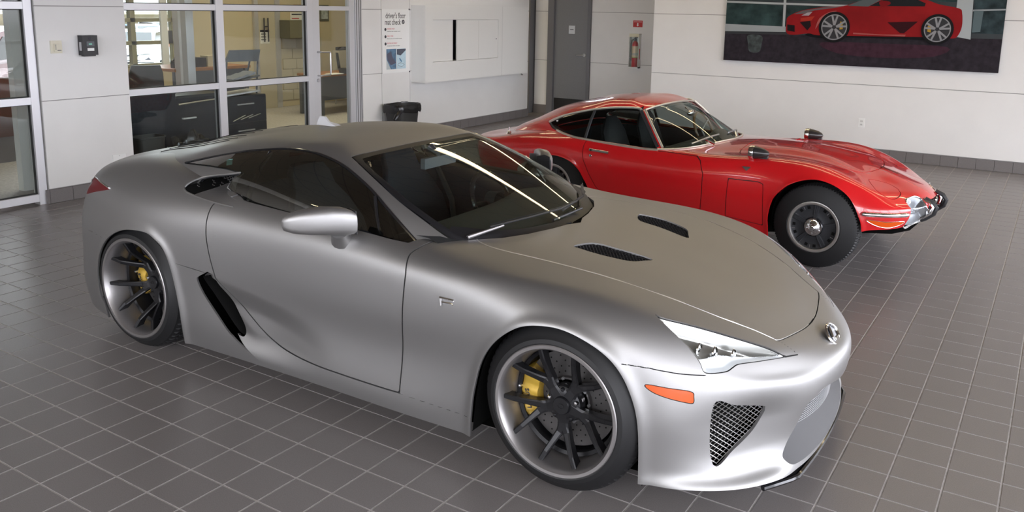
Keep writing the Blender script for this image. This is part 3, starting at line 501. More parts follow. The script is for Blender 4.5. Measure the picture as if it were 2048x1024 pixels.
fa_s = smooth_poly(np.vstack([[fa[0, 0] - .005, -.05], fa, [fa[-1, 0] + .002, -.05]]), 6, False); ra_s = smooth_poly(np.vstack([[ra[0, 0] - .01, -.05], ra, [ra[-1, 0] + .005, -.05]]), 6, False)
XZ = np.stack([x.ravel(), z.ravel()], 1)
for a in (fa_s, ra_s):
    d = dist_poly(a, XZ, False).reshape(x.shape); G = push(G, n0, .010 * np.exp(-(d / .028) ** 2) * (y > .55))
G = push(G, n0, -.032 * np.exp(-((y - .60) / .16) ** 2) * S((.52 - z) / .16) * S((z - .10) / .16) * S((x - 1.72) / .12))
n1 = gnorm(G); G = push(G, n1, .016 * np.exp(-((z - .135) / .032) ** 2) * S((x - 1.60) / .2) * (y > .40) * S((y - .40) / .15))
sk = Skin(G, gnorm(G))
# cut the arches, the cabin opening, then every panel
sk.area(fa_s, 'none', 'xz', face=-.3, where=lambda V: V[:, 1] > .55); sk.area(ra_s, 'none', 'xz', face=-.3, where=lambda V: V[:, 1] > .55)
cowl = [p[:2] for p in LF['cowl']]; gbot = [p[:2] for p in LF['glassbottom']]
cab = [(.93, -.2), (.9277, 0)] + cowl[::-1][1:] + [(.545, .635), (.51, .67), (.497, .715), (.490, .755)] + [(min(p[0], .485), p[1] - .006) for p in gbot[::-1]] + [(-.56, .795), (-.64, .768), (-.78, .745), (-1.02, .695), (-1.16, .66), (-1.20, .55), (-1.2, -.2)]
sk.area(np.array(cab), 'cabin', 'xy', face=.1, where=lambda V: V[:, 2] > .7)
scoop_p = smooth_poly(LF['scoop'][:11], 5, False).tolist() + LF['scoop'][11:]
sk.area(np.array(scoop_p), 'scoop', 'xz', only=('body',), face=-.5, where=lambda V: V[:, 1] > .5)
mo = smooth_poly(LF['mouth'], 5, False); mo = np.vstack([[(2.19, -.1, mo[0, 2])], mo, [(2.15, -.1, mo[-1, 2])]])
sk.area(mo[:, 1:], 'mouth', 'yz', face=-.6, where=lambda V: V[:, 0] > 1.9)
sk.area(smooth_poly(LF['grille'], 5), 'corner_grille', face=-.2)
hl = smooth_poly(LF['headlight'], 4); sk.area(hl, 'headlamp', gap=.004)
sk.area(smooth_poly(LF['amber'], 4), 'amber', gap=.003)
sk.area(smooth_poly(LF['tail'], 2), 'tail', face=-.2)
sh = smooth_poly(LF['shut'], 5, False)[:, :2]; sh = np.vstack([sh, [[2.045, -.1], [.60, -.1]], [[.95, -.1]], [[p[0] + .0, p[1]] for p in LF['cowl'][::-1][:1]]]) if False else np.vstack([sh, [[2.046, -.1], [.6, -.1]]])
sk.area(sh, 'hood', 'xy', gap=.006, face=.1, where=lambda V: (V[:, 2] > .5) & (V[:, 0] > .4))
ve = smooth_poly(LF['vent'], 4)[:, :2]; sk.area(ve, 'vent', 'xy', only=('hood',), face=.1)
dr = smooth_poly(LF['door'], 5)[:, [0, 2]] if False else np.array(LF['door'])[:, [0, 2]]
dr = np.vstack([smooth_poly(dr[:7], 4, False), smooth_poly(dr[7:], 4, False), [[-.60, .93], [-.56, .96], [.5, .92], [.556, .862]]])
L1 = smooth_poly(LF['L1'], 5, False)[:, [0, 2]]
sk.area(dr, 'door', 'xz', gap=.007, face=-.3, where=lambda V: V[:, 1] > .6)
ho = smooth_poly(LF['hole'], 3)[:, [0, 2]]
rock = np.vstack([L1, [[.03, .03], [.40, .03], [.40, .190]], np.array(LF['door'])[8:16][:, [0, 2]], [[-.66, .535], [-.70, .545]]])
sk.area(rock, 'rocker', 'xz', face=-.4, where=lambda V: V[:, 1] > .6)
sk.area(ho, 'duct', 'xz', only=('rocker', 'body'), face=-.4, where=lambda V: V[:, 1] > .6)
for nm_, w_s in (('bumperline', .004), ('rearline', .004), ('rearbump', .003), ('sillline', .003)): sk.line(LF[nm_], plane='xz', w=w_s, face=.3)
sk.line(LF['noseseam'], plane='xy', w=.004, face=.1); sk.line([LF['door'][0]] + LF['apillar'], plane='xy', w=.005, face=.2)
bl = np.array(LF['bumperline']); bxz = np.vstack([[1.50, bl[0, 2] + .01], bl[:, [0, 2]]])
def front_of(V):   # bumper: ahead of the arch and below the seam
    zline = np.interp(V[:, 0], [1.5, 1.565, 1.659, 1.753, 1.835, 1.90, 2.0, 2.06, 2.3], [.605, .5965, .588, .5721, .5626, .572, .585, .575, .60]); return np.minimum(V[:, 0] - 1.55, zline - V[:, 2])
sk.split(front_of, 'bumper')
sk.split(lambda V: -.9 - V[:, 0], 'quarter'); sk.split(lambda V: V[:, 0] - .50, 'fender')
def hollow(V):
    zl = np.interp(V[:, 0], [-.67, -.5, -.2, 0, .25], [.53, .50, .45, .40, .33]); return .030 * S((zl - V[:, 2]) / .13) * S((V[:, 2] - .13) / .12) * S((.12 - V[:, 0]) / .5)
def mv_hollow(V, N):
    W = V.copy(); W[:, 1] -= hollow(V); return W
def mv_rock(V, N):
    d = dist_poly(L1, V[:, [0, 2]], False); W = V.copy(); W[:, 1] -= hollow(V) + .045 * S((V[:, 2] - .16) / .22) * S((-.22 - V[:, 0]) / .35) * S((.11 - d) / .09); return W
def mv_duct(V, N):
    W = V.copy(); d = dist_poly(ho, V[:, [0, 2]]); W[:, 1] -= hollow(V) + .030 + .09 * S(d / .03); return W
for s, nm in ((-1, 'right'), (1, 'left')):
    sk.part('door_panel', 'door', P_SIL, car, s, .012, mv_hollow); sk.part('front_fender', 'fender', P_SIL, car, s, .010)
    sk.part('rear_quarter', 'quarter', P_SIL, car, s, .010); sk.part('sill_panel', 'body', P_SIL, car, s, .010)
    sk.part('rocker_panel', 'rocker', P_SIL, car, s, .02, mv_rock); sk.part('duct_opening', 'duct', M_WELL, car, s, 0, mv_duct)
    V, N, F = sk.get('duct', s); e = tag(link('duct_wall', mesh_np('duct_wall', *(lambda a: (np.concatenate([a, a - np.array([0, s * .16, 0])]), np.zeros((0, 3), int)))(V)), M_WELL, car)) if False else None
    lens = sk.part('headlamp', 'headlamp', G_LAMP, car, s, .0)
    V, N, F = sk.get('headlamp', s); hd2 = hl[:, :]; u, _, vt = np.linalg.svd(hl - hl.mean(0)); c0 = hl.mean(0); dd = dist_poly((hl - c0) @ vt[:2].T, ((V * (FL if s < 0 else 1)) - c0) @ vt[:2].T)
    VV = V - N * np.minimum(.05, np.maximum(dd, 0) * 1.3 + .004)[:, None]; link('reflector', mesh_np('reflector', VV, F), M_REFL, lens)
    sel = ((V * (FL if s < 0 else 1))[F].mean(1)); zt = np.interp(sel[:, 0], [1.62, 1.80, 1.86, 2.03], [.60, .615, .622, .572]); low = sel[:, 2] < zt; VL = V - N * np.minimum(.018, np.maximum(dd, 0) * .8 + .002)[:, None]
    link('lower_lens', mesh_np('lower_lens', VL, F[low]), M_WHITEP, lens)
    top = np.array([LF['headlight'][i] for i in range(6)]); tb = [(p[0] - .006, s * (p[1] - .004), p[2] - .010) for p in smooth_poly(top, 4, False)]; tube('bezel', tb, .006, M_GLOSSB, lens, 6)
    for q, (cx, cy, cz, r) in enumerate(((1.765, .665, .625, .026), (1.815, .635, .612, .026), (1.872, .585, .602, .022))): lathe('projector', [(r, .012), (r * .92, .018), (r * .7, .012), (r * .5, .016), (0.0001, .020)], M_CHROME, lens, 20, 'x', (cx, s * cy, cz))
    sk.part('marker_lamp', 'amber', G_AMB, car, s, .006); tl = sk.part('tail_lamp', 'tail', G_RED, car, s, .006); tube('lamp_rim', [(p[0], s * (p[1] + .002), p[2] + .001) for p in LF['tail'][:5]], .0045, M_CHROME, tl, 6)
    # corner grille: dark pocket and wire mesh
    V, N, F = sk.get('corner_grille', s); pk = link('grille_pocket', mesh_np('grille_pocket', V - N * .06, F), M_WELL, car)
    gp = smooth_poly(LF['grille'], 5); c0 = gp.mean(0); u, _, vt = np.linalg.svd(gp - c0); nn = vt[2] * np.sign(vt[2] @ np.array([.6, .6, 0])); q2 = (gp - c0) @ vt[:2].T; bm = bmesh.new(); ax0, ax1 = q2.min(0), q2.max(0)
    Vh = sk.get('corner_grille', 1)[0]; P2 = (Vh - c0) @ vt[:2].T; hh = (Vh - c0) @ nn; coef = np.linalg.lstsq(np.stack([np.ones(len(P2)), P2[:, 0], P2[:, 1], P2[:, 0] ** 2, P2[:, 1] ** 2, P2[:, 0] * P2[:, 1]], 1), hh, rcond=None)[0]
    zup = np.array([0, 0, 1.]); eh = vt[:2] @ np.cross(zup, nn); ev = vt[:2] @ zup; eh /= np.linalg.norm(eh); ev /= np.linalg.norm(ev)
    for sgn in (1, -1):
        dv = eh * .9 + ev * .62 * sgn; dv /= np.linalg.norm(dv); nv = np.array([-dv[1], dv[0]])
        for k in np.arange(-.30, .30, .0165):
            t = np.linspace(-.35, .35, 141); L = nv * k + dv * t[:, None]; ok = dist_poly(q2, L) > 0
            for run in np.split(np.where(ok)[0], np.where(np.diff(np.where(ok)[0]) > 1)[0] + 1):
                if len(run) < 2: continue
                seg = L[[run[0], run[len(run) // 2], run[-1]]] if len(run) > 4 else L[[run[0], run[-1]]]
                h = np.stack([np.ones(len(seg)), seg[:, 0], seg[:, 1], seg[:, 0] ** 2, seg[:, 1] ** 2, seg[:, 0] * seg[:, 1]], 1) @ coef
                W = c0 + seg @ vt[:2] + nn * (h - .014)[:, None]; W[:, 1] *= s; tube_bm(bm, W.tolist(), .0013, 4, cap=False)
    tag(obj_bm('wire_mesh', bm, M_STEEL, pk), kind='stuff')
eg = smooth_poly(LF['shut'], 5, False); hood_edge_glint = [(p[0] - .004, p[1] - .0035, p[2] - .0008) for p in eg]
sk.part('front_bumper', 'bumper', P_SIL, car, 0, .014); sk.part('hood', 'hood', P_SIL, car, 0, .012)
M_GLINT = mat('edge_glint', (.62, .61, .60), .30, .85)  # lighter than the body paint: highlight on the hood edge put into the colour
for s in (-1, 1): tube('hood_edge_glint', [(p[0], s * p[1], p[2]) for p in hood_edge_glint], .0026, M_GLINT, car, 6)
tag(sk.part('panel_seam', 'gap', M_GAP, car, 0, 0, lambda V, N: mv_hollow(V, N) - N * .006), kind='stuff')
for s in (-1, 1):
    V, N, F = sk.get('vent', s); v = link('hood_vent', mesh_np('hood_vent', V - N * .022, F), M_WELL, car); bm = bmesh.new(); q2 = ve
    Vh = sk.get('vent', 1)[0]; A_ = np.stack([np.ones(len(Vh)), Vh[:, 0], Vh[:, 1], Vh[:, 0] ** 2], 1); cf = np.linalg.lstsq(A_, Vh[:, 2], rcond=None)[0]
    for dv in (np.array([1, .0]), np.array([.55, .83]), np.array([-.55, .83])):
        dv = dv / np.linalg.norm(dv); nv = np.array([-dv[1], dv[0]])
        for k in np.arange(-1.6, 1.6, .014):
            t = np.linspace(-2.0, 2.0, 1201); L = nv * k + dv * t[:, None]; ok = np.where(dist_poly(q2, L) > .001)[0]
            if len(ok) < 2: continue
            seg = L[[ok[0], ok[-1]]]; h = np.stack([np.ones(2), seg[:, 0], seg[:, 1], seg[:, 0] ** 2], 1) @ cf - .007; tube_bm(bm, [(a[0], s * a[1], b) for a, b in zip(seg, h)], .0016, 4, cap=False)
    tag(obj_bm('vent_mesh', bm, M_SPOKE, v), kind='stuff')
# scoop behind the quarter window: inner skin and mesh
def mv_scoop(V, N):
    zb = np.interp(V[:, 0], [-.95, -.88, -.78, -.56], [.93, .912, .90, .885]); W = V.copy(); a = .125 * S((-.55 - V[:, 0]) / .34) * S((V[:, 2] - zb) / .06 + .1); W[:, 1] -= a; W[:, 2] -= a * .15; return W
Gg = surf(LFA_GH, 460, 230); Gg = iron(Gg, [(-.02, -.2), (-.02, .47)] + [(p[0] + .005, p[1] - .012) for p in LF['wsr'][1:]] + [(.66, .60), (.80, .46), (.95, .25), (.97, -.2)], 2, 2, .016); gk = Skin(Gg, gnorm(Gg))
# ---- greenhouse
dlo_t = smooth_poly(LF['dlo'], 5, False)[:, [0, 2]]
dlo_p = np.vstack([dlo_t, [[.515, .80], [-.5275, .80], [-.5275, .905], [-.60, .925], [-.66, .936], [-.70, .955], [-.692, .989], [-.665, 1.012], [-.643, 1.0276], [-.766, 1.0318], [-.923, 1.0275]]])
gk.area(dlo_p, 'side_window', 'xz', gap=.006, face=-.2, where=lambda V: V[:, 1] > .45)
gk.area(np.array(scoop_p), 'scoop', 'xz', face=-.5, only=('body',), where=lambda V: V[:, 1] > .45)
hd_y = [(-.100, -.1), (-.100, 0.0), (-.096, .25), (-.090, .42), (-.082, .5152)]; wsr = smooth_poly(LF['wsr'], 4, False)[:, :2]
ws_p = np.vstack([hd_y, wsr[1:], [[.75, .66], [1.2, .66], [1.2, -.1]]])
gk.area(ws_p, 'frit', 'xy', gap=.006, face=.05)
cw = np.array(cowl); ws_g = np.vstack([[(-.055, -.1), (-.055, .35), (-.045, .478)], [(p[0] + .012, p[1] - .034) for p in wsr[2:-2]], [(.565, .575), (.64, .50), (.72, .41), (.775, .30), (.815, .17), (.83, .05), (.832, -.1)]])
gk.area(ws_g, 'windscreen', 'xy', only=('frit',), face=.05)
gk.split(lambda V: np.minimum(-.62 - V[:, 0], np.minimum(.40 - V[:, 1], V[:, 2] - .99)), 'rear_window')
roof = gk.part('roof_panel', 'body', P_SIL, car, 0, .010); V, N, F = gk.get('body', 0); link('headliner', mesh_np('headliner', V - N * .022, F), M_DASH, roof)
gk.part('windscreen', 'windscreen', G_WIND, car, 0, 0); gk.part('windscreen_border', 'frit', mat('frit_black', (.010, .010, .012), .42), car, 0, 0)
deck = gk.part('rear_deck', 'rear_window', P_SIL, car, 0, 0)
def zat(G, a, b):
    i = np.argmin((G[..., 0] - a) ** 2 + (np.abs(G[..., 1]) - abs(b)) ** 2); return float(G[..., 2].ravel()[i])
for k in range(5):
    for s in (-1, 1): tube('engine_slat', [(xx, s * (.40 - k * .062 + (xx + 1.7) * -.02), zat(Gg, xx, .40 - k * .062) + .001) for xx in np.linspace(-1.72, -1.12, 9)], .004, M_SPOKE, deck, 6)
tag(gk.part('window_seam', 'gap', M_GAP, car, 0, 0, lambda V, N: V - N * .006), kind='stuff')
sc_cut = lambda V: (-.835 - V[:, 0]) + (V[:, 2] - .945) * .55
sk.split(sc_cut, 'scoop_dark', ('scoop',)); gk.split(sc_cut, 'scoop_dark', ('scoop',))
for s in (-1, 1):
    wdw = gk.part('side_window', 'side_window', G_SIDE, car, s, 0)
    if s < 0: prism('sticker', [(-.835, 1.035), (-.79, 1.045), (-.785, 1.075), (-.83, 1.066)], -.652, -.650, 'xz', mat('sticker_teal', (.22, .46, .46), .6), wdw)
    up = [(p[0], s * (p[1] - .003), p[2]) for p in smooth_poly(LF['dlo'], 4, False)]; tube('window_trim', up, .007, M_GLOSSB, wdw, 6)
    sb = gk.field(np.array([[.198, .85], [.165, .93], [.11, 1.06]]), False, 'xz'); tube('window_divider', [(.300, s * .752, .855), (.255, s * .722, .935), (.205, s * .675, 1.01)], .008, M_GLOSSB, wdw, 6)
    tube('window_divider', [(-.545, s * .768, .90), (-.545, s * .745, .97), (-.55, s * .675, 1.06), (-.552, s * .60, 1.13)], .012, M_GLOSSB, wdw, 6)
    for src in (sk, gk):
        p = src.part('scoop', 'scoop', P_SIL, car, s, .0, mv_scoop); src.part('scoop_grille', 'scoop_dark', M_WELL, car, s, 0, mv_scoop)
    V1, N1, F1 = sk.get('scoop', s, mv_scoop); V2, N2, F2 = gk.get('scoop', s, mv_scoop); bm = bmesh.new()
    lip = [(q[0], s * (q[1] - .002), q[2] - .002) for q in LF['scoop'][:11]]; tube('scoop_lip', smooth_poly(lip, 4, False).tolist(), .006, P_SIL, p, 8)
    Vs = np.concatenate([sk.get('scoop_dark', 1, mv_scoop)[0], gk.get('scoop_dark', 1, mv_scoop)[0]])
    for a in range(7):
        for b in range(8):
            cx, cz = -.935 + a * .021, .90 + b * .0135 + (a % 2) * .0065; dj_ = np.hypot(Vs[:, 0] - cx, Vs[:, 2] - cz); j_ = int(np.argmin(dj_))
            if dj_[j_] < .010: yy = Vs[j_, 1] + .004; bx(bm, cx - .0075, cx + .0075, s * yy - .0015, s * yy + .0015, cz - .0012, cz + .0012); bx(bm, cx - .0085, cx - .0065, s * yy - .0015, s * yy + .0015, cz - .006, cz + .006)
    tag(obj_bm('scoop_mesh', bm, M_RIM, p), kind='stuff')
tube('cowl_panel', [(p[0] - .03, p[1], p[2] - .056) for p in LF['cowl'][2:]] + [(p[0] - .03, -p[1], p[2] - .056) for p in LF['cowl'][2:][::-1]], .045, M_WELL, car, 10)
# ---- wipers
def wiper(a, b, c, m):
    w = tube('wiper_arm', [a, b], [.010, .006], m, car, 8); tube('wiper_blade', c, .005, M_BLACK, w, 6); tube('spoiler', [(p[0] + .006, p[1], p[2] + .012) for p in c], .0025, M_SPOKE, w, 5); return w
wiper((.655, -.575, .862), (.735, -.40, .893), [(.70, -.46, .893), (.775, -.25, .905), (.815, 0, .905), (.80, .20, .905)], M_RIM); wiper((.80, -.05, .855), (.83, .20, .872), [(.80, .05, .885), (.76, .35, .90), (.62, .60, .90)], M_BLACK)
# ---- aerial fin
bm = bmesh.new(); fin = [(-.80, 0), (-.64, 0), (-.67, .010), (-.72, .020), (-.75, .048), (-.785, .050), (-.80, .026)]
for sgn in (-1, 1): pass
A0 = [[bm.verts.new((p[0], w * (.022 if p[1] < .02 else .008), 1.188 + p[1])) for p in fin] for w in (-1, 1)]; bm.faces.new(A0[0]); bm.faces.new(A0[1][::-1])
for k in range(len(fin)): bm.faces.new((A0[0][k], A0[0][(k + 1) % 7], A0[1][(k + 1) % 7], A0[1][k]))
obj_bm('aerial_fin', bm, mat('fin_silver', (.60, .60, .61), .35), car, smooth=True, bevel=.004)
# ---- door mirrors
def mirror_shell(s):
    bm = bmesh.new(); secs = [(.215, .872, .928, .058, .058), (.200, .905, .936, .068, .064), (.155, .96, .942, .068, .066), (.105, 1.02, .941, .060, .060), (.066, 1.057, .938, .050, .050), (.044, 1.080, .936, .034, .034), (.036, 1.088, .936, .014, .014)]; R = []
    for cx, cy, cz, h, w in secs:
        ring = []
        for k in range(20):
            a = 2 * math.pi * k / 20; ca, sa = math.cos(a), math.sin(a); rx = w * (1.0 if ca > 0 else .55) * abs(ca) ** .62 * (1 if ca > 0 else -1); rz = h * abs(sa) ** .6 * (1 if sa > 0 else -1) * (1.0 if sa > 0 else .88)
            ring.append(bm.verts.new((cx + rx, s * cy, cz + rz)))
        R.append(ring)
    for a, b in zip(R, R[1:]):
        for k in range(20): bm.faces.new((a[k], a[(k + 1) % 20], b[(k + 1) % 20], b[k]))
    bm.faces.new(R[0]); bm.faces.new(R[-1]); m = obj_bm('door_mirror', bm, P_SIL, car, smooth=True)
    prism('mirror_inner', [(.168, .88), (.268, .88), (.262, .985), (.225, .995), (.172, .98)], s * .866, s * .872, 'xz', M_BLACK, m, .002)
    tube('mirror_foot', [(.185, s * .895, .895), (.165, s * .868, .862), (.155, s * .845, .835)], [.045, .040, .052], P_SIL, m, 14)
    prism('mirror_glass', [(.90 * 1, .90), (1.05, .915), (1.06, .965), (.91, .985)], .095, .10, 'yz', M_CHROME, m) if s > 0 else prism('mirror_glass', [(-.90, .90), (-1.03, .915), (-1.04, .965), (-.91, .985)], .095, .10, 'yz', M_CHROME, m)
    return m
for s in (-1, 1): mirror_shell(s)
# ---- nose: mouth, splitter, emblem
def mv_mouth(V, N):
    P = np.stack([np.abs(V[:, 1]), V[:, 2]], 1); d = dist_poly(mo[:, 1:], P); d = np.where(np.abs(V[:, 1]) < .01, np.maximum(d, 0), d); W = V.copy(); W[:, 0] -= np.minimum(.085, np.maximum(d, 0) * 1.0); return W
mouth = sk.part('intake_bowl', 'mouth', mat('ramp_grey', (.085, .085, .09), .60), car, 0, 0, mv_mouth)
bm = bmesh.new()
for k in range(16):
    zz = .255 + k * .0095; hw = float(np.interp(zz, [.20, .30, .37, .42], [.40, .365, .335, .28])); tube_bm(bm, [(2.19 - .55 * yy * yy - .050 - (.40 - zz) * .10, yy, zz) for yy in np.linspace(-hw, hw, 15)], .0022, 5)
tag(obj_bm('radiator_fins', bm, mat('radiator_grey', (.16, .16, .165), .45, .6), mouth), kind='stuff')
sp2 = [(2.150 - .03 * (abs(t) / .5) ** 2 - (.07 * ((abs(t) - .45) / .15) if abs(t) > .45 else 0), t, .105) for t in np.linspace(-.60, .60, 31)]
tube('splitter_lip', sp2, .011, M_GLOSSB, car, 8)
bm = bmesh.new(); a = [bm.verts.new((p[0] + .004, p[1], .112)) for p in sp2]; b = [bm.verts.new((p[0] - .10, p[1] * .98, .118)) for p in sp2]
for k in range(30): bm.faces.new((a[k], a[k + 1], b[k + 1], b[k]))
obj_bm('splitter', bm, M_GLOSSB, car)
en = np.array([.80, 0, .60]); eo = np.array([2.1265, 0, .5425]); ey = np.array([-.60, 0, .80]); EM = basis(eo + en * .003, (0, 1, 0), ey)
bm = bmesh.new(); ring = [EM @ Vector((.064 * math.cos(t), .045 * math.sin(t), .004)) for t in np.linspace(0, 2 * math.pi, 40, endpoint=False)]; tube_bm(bm, ring, .0058, 8, True); emb = obj_bm('emblem_ring', bm, M_CHROME, car, smooth=True)
bm = bmesh.new(); ring = [bm.verts.new(EM @ Vector((.060 * math.cos(t), .041 * math.sin(t), .0015))) for t in np.linspace(0, 2 * math.pi, 40, endpoint=False)]; bm.faces.new(ring); obj_bm('emblem_plate', bm, mat('emblem_dark', (.16, .16, .17), .2, .8), emb)
tube('emblem_stroke', [EM @ Vector(p) for p in ((.006, .041, .005), (-.012, .020, .007), (-.030, -.006, .007), (-.022, -.020, .007), (.010, -.023, .007), (.050, -.023, .005))], [.004, .006, .0068, .0068, .006, .004], M_CHROME, emb, 8)
# F badge on the fenders
for s in (-1, 1):
    o = np.array([.778, s * .9035, .676]); BM = basis(o, (s * -1.0, 0, 0) if s > 0 else (1, 0, 0), (0, -s * .15, 1)); bd = tube('fender_badge', [BM @ Vector((-.035, .018, .001)), BM @ Vector((.038, .018, .001))], .004, M_CHROME, car, 6)
    tube('badge_bar', [BM @ Vector((-.024, -.0, .001)), BM @ Vector((.030, .004, .001)), BM @ Vector((.034, -.004, .001))], .0032, M_CHROME, bd, 6); tube('badge_stem', [BM @ Vector((-.030, .014, .001)), BM @ Vector((-.026, -.016, .001))], [.008, .004], M_CHROME, bd, 6)
    lathe('key_lock', [(.0001, .002), (.006, .002), (.007, 0)], M_STEEL, car, 14, 'y', (-.632, s * .9095, .74))
# ---- underbody, wells and cabin
bm = bmesh.new(); un = [(-2.0, .5), (-1.9, .74), (-1.6, .80), (-.9, .80), (-.4, .86), (.6, .865), (.88, .80), (1.6, .78), (1.85, .72), (2.05, .5)]; vs = [bm.verts.new((a, b, .125)) for a, b in un] + [bm.verts.new((a, -b, .125)) for a, b in un[::-1]]; bm.faces.new(vs)
obj_bm('underbody', bm, M_WELL, car)
for s in (-1, 1):
    for pl, cx in ((fa_s, 1.3), (ra_s, -1.28)):
        bm = bmesh.new(); q = [(p[0], max(p[1], .118)) for p in np.array(pl)[::2]]; c = np.mean(q, 0); q = [((p[0] - cx) * 1.02 + cx, p[1] * 1.012) for p in q]
        a = [bm.verts.new((p[0], s * .915, p[1])) for p in q]; b = [bm.verts.new((p[0], s * .48, p[1])) for p in q]
        for k in range(len(q) - 1): bm.faces.new((a[k], a[k + 1], b[k + 1], b[k]))
        bm.faces.new(b)
        for v in a:   # keep the liner inside the skin
            v.co.y = s * (.862 if cx > 0 else .868)
        obj_bm('wheel_liner', bm, M_WELL, car)
tubp = [(p[0] - .05 if p[0] > .3 else p[0], p[1] - .035) for p in cab[1:-6] if p[1] > -.1]; bm = bmesh.new(); ring = [(p[0], max(p[1], 0)) for p in tubp] + [(-.95, .62), (-.95, 0)]
full = ring + [(p[0], -p[1]) for p in ring[::-1] if p[1] > 0]; t1 = [bm.verts.new((p[0], p[1], .845 if p[0] > .3 else .87)) for p in full]; t0 = [bm.verts.new((p[0], p[1], .22)) for p in full]
for k in range(len(full)): bm.faces.new((t1[k], t1[(k + 1) % len(full)], t0[(k + 1) % len(full)], t0[k]))
bm.faces.new(t0); tubo = obj_bm('cabin_tub', bm, M_NAVY, car)
# dashboard, steering wheel, seats, mirror
bm = bmesh.new(); prof = [(.80, .83), (.62, .868), (.46, .872), (.36, .855), (.31, .80), (.33, .70), (.40, .60)]; R = []
for yy in np.linspace(-.70, .70, 15):
    k = 1 - .28 * max(0, (abs(yy) - .35) / .35) ** 2; R.append([bm.verts.new((.31 + (a - .31) * k, yy, b + (.028 * math.exp(-((yy - .37) / .17) ** 2) if a < .6 and b > .7 else 0))) for a, b in prof])
for a, b in zip(R, R[1:]):
    for k in range(len(prof) - 1): bm.faces.new((a[k], a[k + 1], b[k + 1], b[k]))
dash = obj_bm('dashboard', bm, M_DASH, car, smooth=True)
SWM = basis((.17, .37, .795), (0, 1, 0), (-.42, 0, .91)); bm = bmesh.new(); tube_bm(bm, [SWM @ Vector((.175 * math.cos(t), .165 * math.sin(t), 0)) for t in np.linspace(0, 2 * math.pi, 40, endpoint=False)], .016, 8, True); sw = obj_bm('steering_wheel', bm, M_GLOSSB, car, smooth=True)
tube('wheel_spoke', [SWM @ Vector((-.17, .0, 0)), SWM @ Vector((0, -.01, -.02)), SWM @ Vector((.17, 0, 0))], .018, M_DASH, sw, 8); tube('wheel_spoke', [SWM @ Vector((0, -.02, -.02)), SWM @ Vector((0, -.16, 0))], .018, M_DASH, sw, 8); lathe('wheel_hub', [(.0001, -.02), (.055, -.02), (.06, .05)], M_DASH, sw, 20, 'x', (.17, .37, .79)); tube('hub_badge', [SWM @ Vector((.02 * math.cos(t), .014 * math.sin(t), .024)) for t in np.linspace(0, 6.283, 16)], .003, M_CHROME, sw, 5)
tube('steering_column', [(.18, .37, .785), (.40, .37, .70)], .045, M_DASH, sw, 10)
for yy in (-.37, .37):
    st = obj_bm('seat', (lambda b: (bx(b, -.42, .12, yy - .25, yy + .25, .26, .44), b)[1])(bmesh.new()), M_NAVY, car, True, .06, 4)
    bm = bmesh.new(); secs = [(-.30, .40, .25, .07), (-.36, .55, .26, .075), (-.43, .72, .26, .07), (-.49, .84, .21, .06), (-.53, .92, .15, .05), (-.56, .99, .14, .05), (-.575, 1.035, .11, .03)]; R = []
    for cx, cz, w, h in secs:
        R.append([bm.verts.new((cx + h * math.cos(a) * (1.0) + .05 * abs(math.sin(a)) ** 2, yy + w * abs(math.sin(a)) ** .7 * (1 if math.sin(a) > 0 else -1), cz)) for a in np.linspace(0, 2 * math.pi, 20, endpoint=False)])
    for a, b in zip(R, R[1:]):
        for k in range(20): bm.faces.new((a[k], a[(k + 1) % 20], b[(k + 1) % 20], b[k]))
    bm.faces.new(R[0]); bm.faces.new(R[-1]); obj_bm('backrest', bm, M_NAVY, st, smooth=True)
tube('seat_belt', [(-.50, .60, 1.00), (-.40, .585, .93), (-.22, .52, .72), (-.10, .40, .50)], .018, M_BLACK, car, 6); tube('belt_guide', [(-.50, .60, 1.02), (-.47, .595, .97)], .016, M_STEEL, car, 6)
bm = bmesh.new(); bx(bm, .012, .040, -.085, .195, 1.026, 1.082); rv = obj_bm('rear_view_mirror', bm, mat('mirror_backing', (.10, .11, .125), .35), car, True, .018, 4); rv.rotation_euler = (0, 0, 0)
tube('mirror_stem', [(.03, .05, 1.075), (.02, .05, 1.10)], .014, M_BLACK, rv, 8); tube('mirror_mount', [(.025, .05, 1.088), (-.03, .05, 1.118)], [.012, .03], M_BLACK, rv, 8)
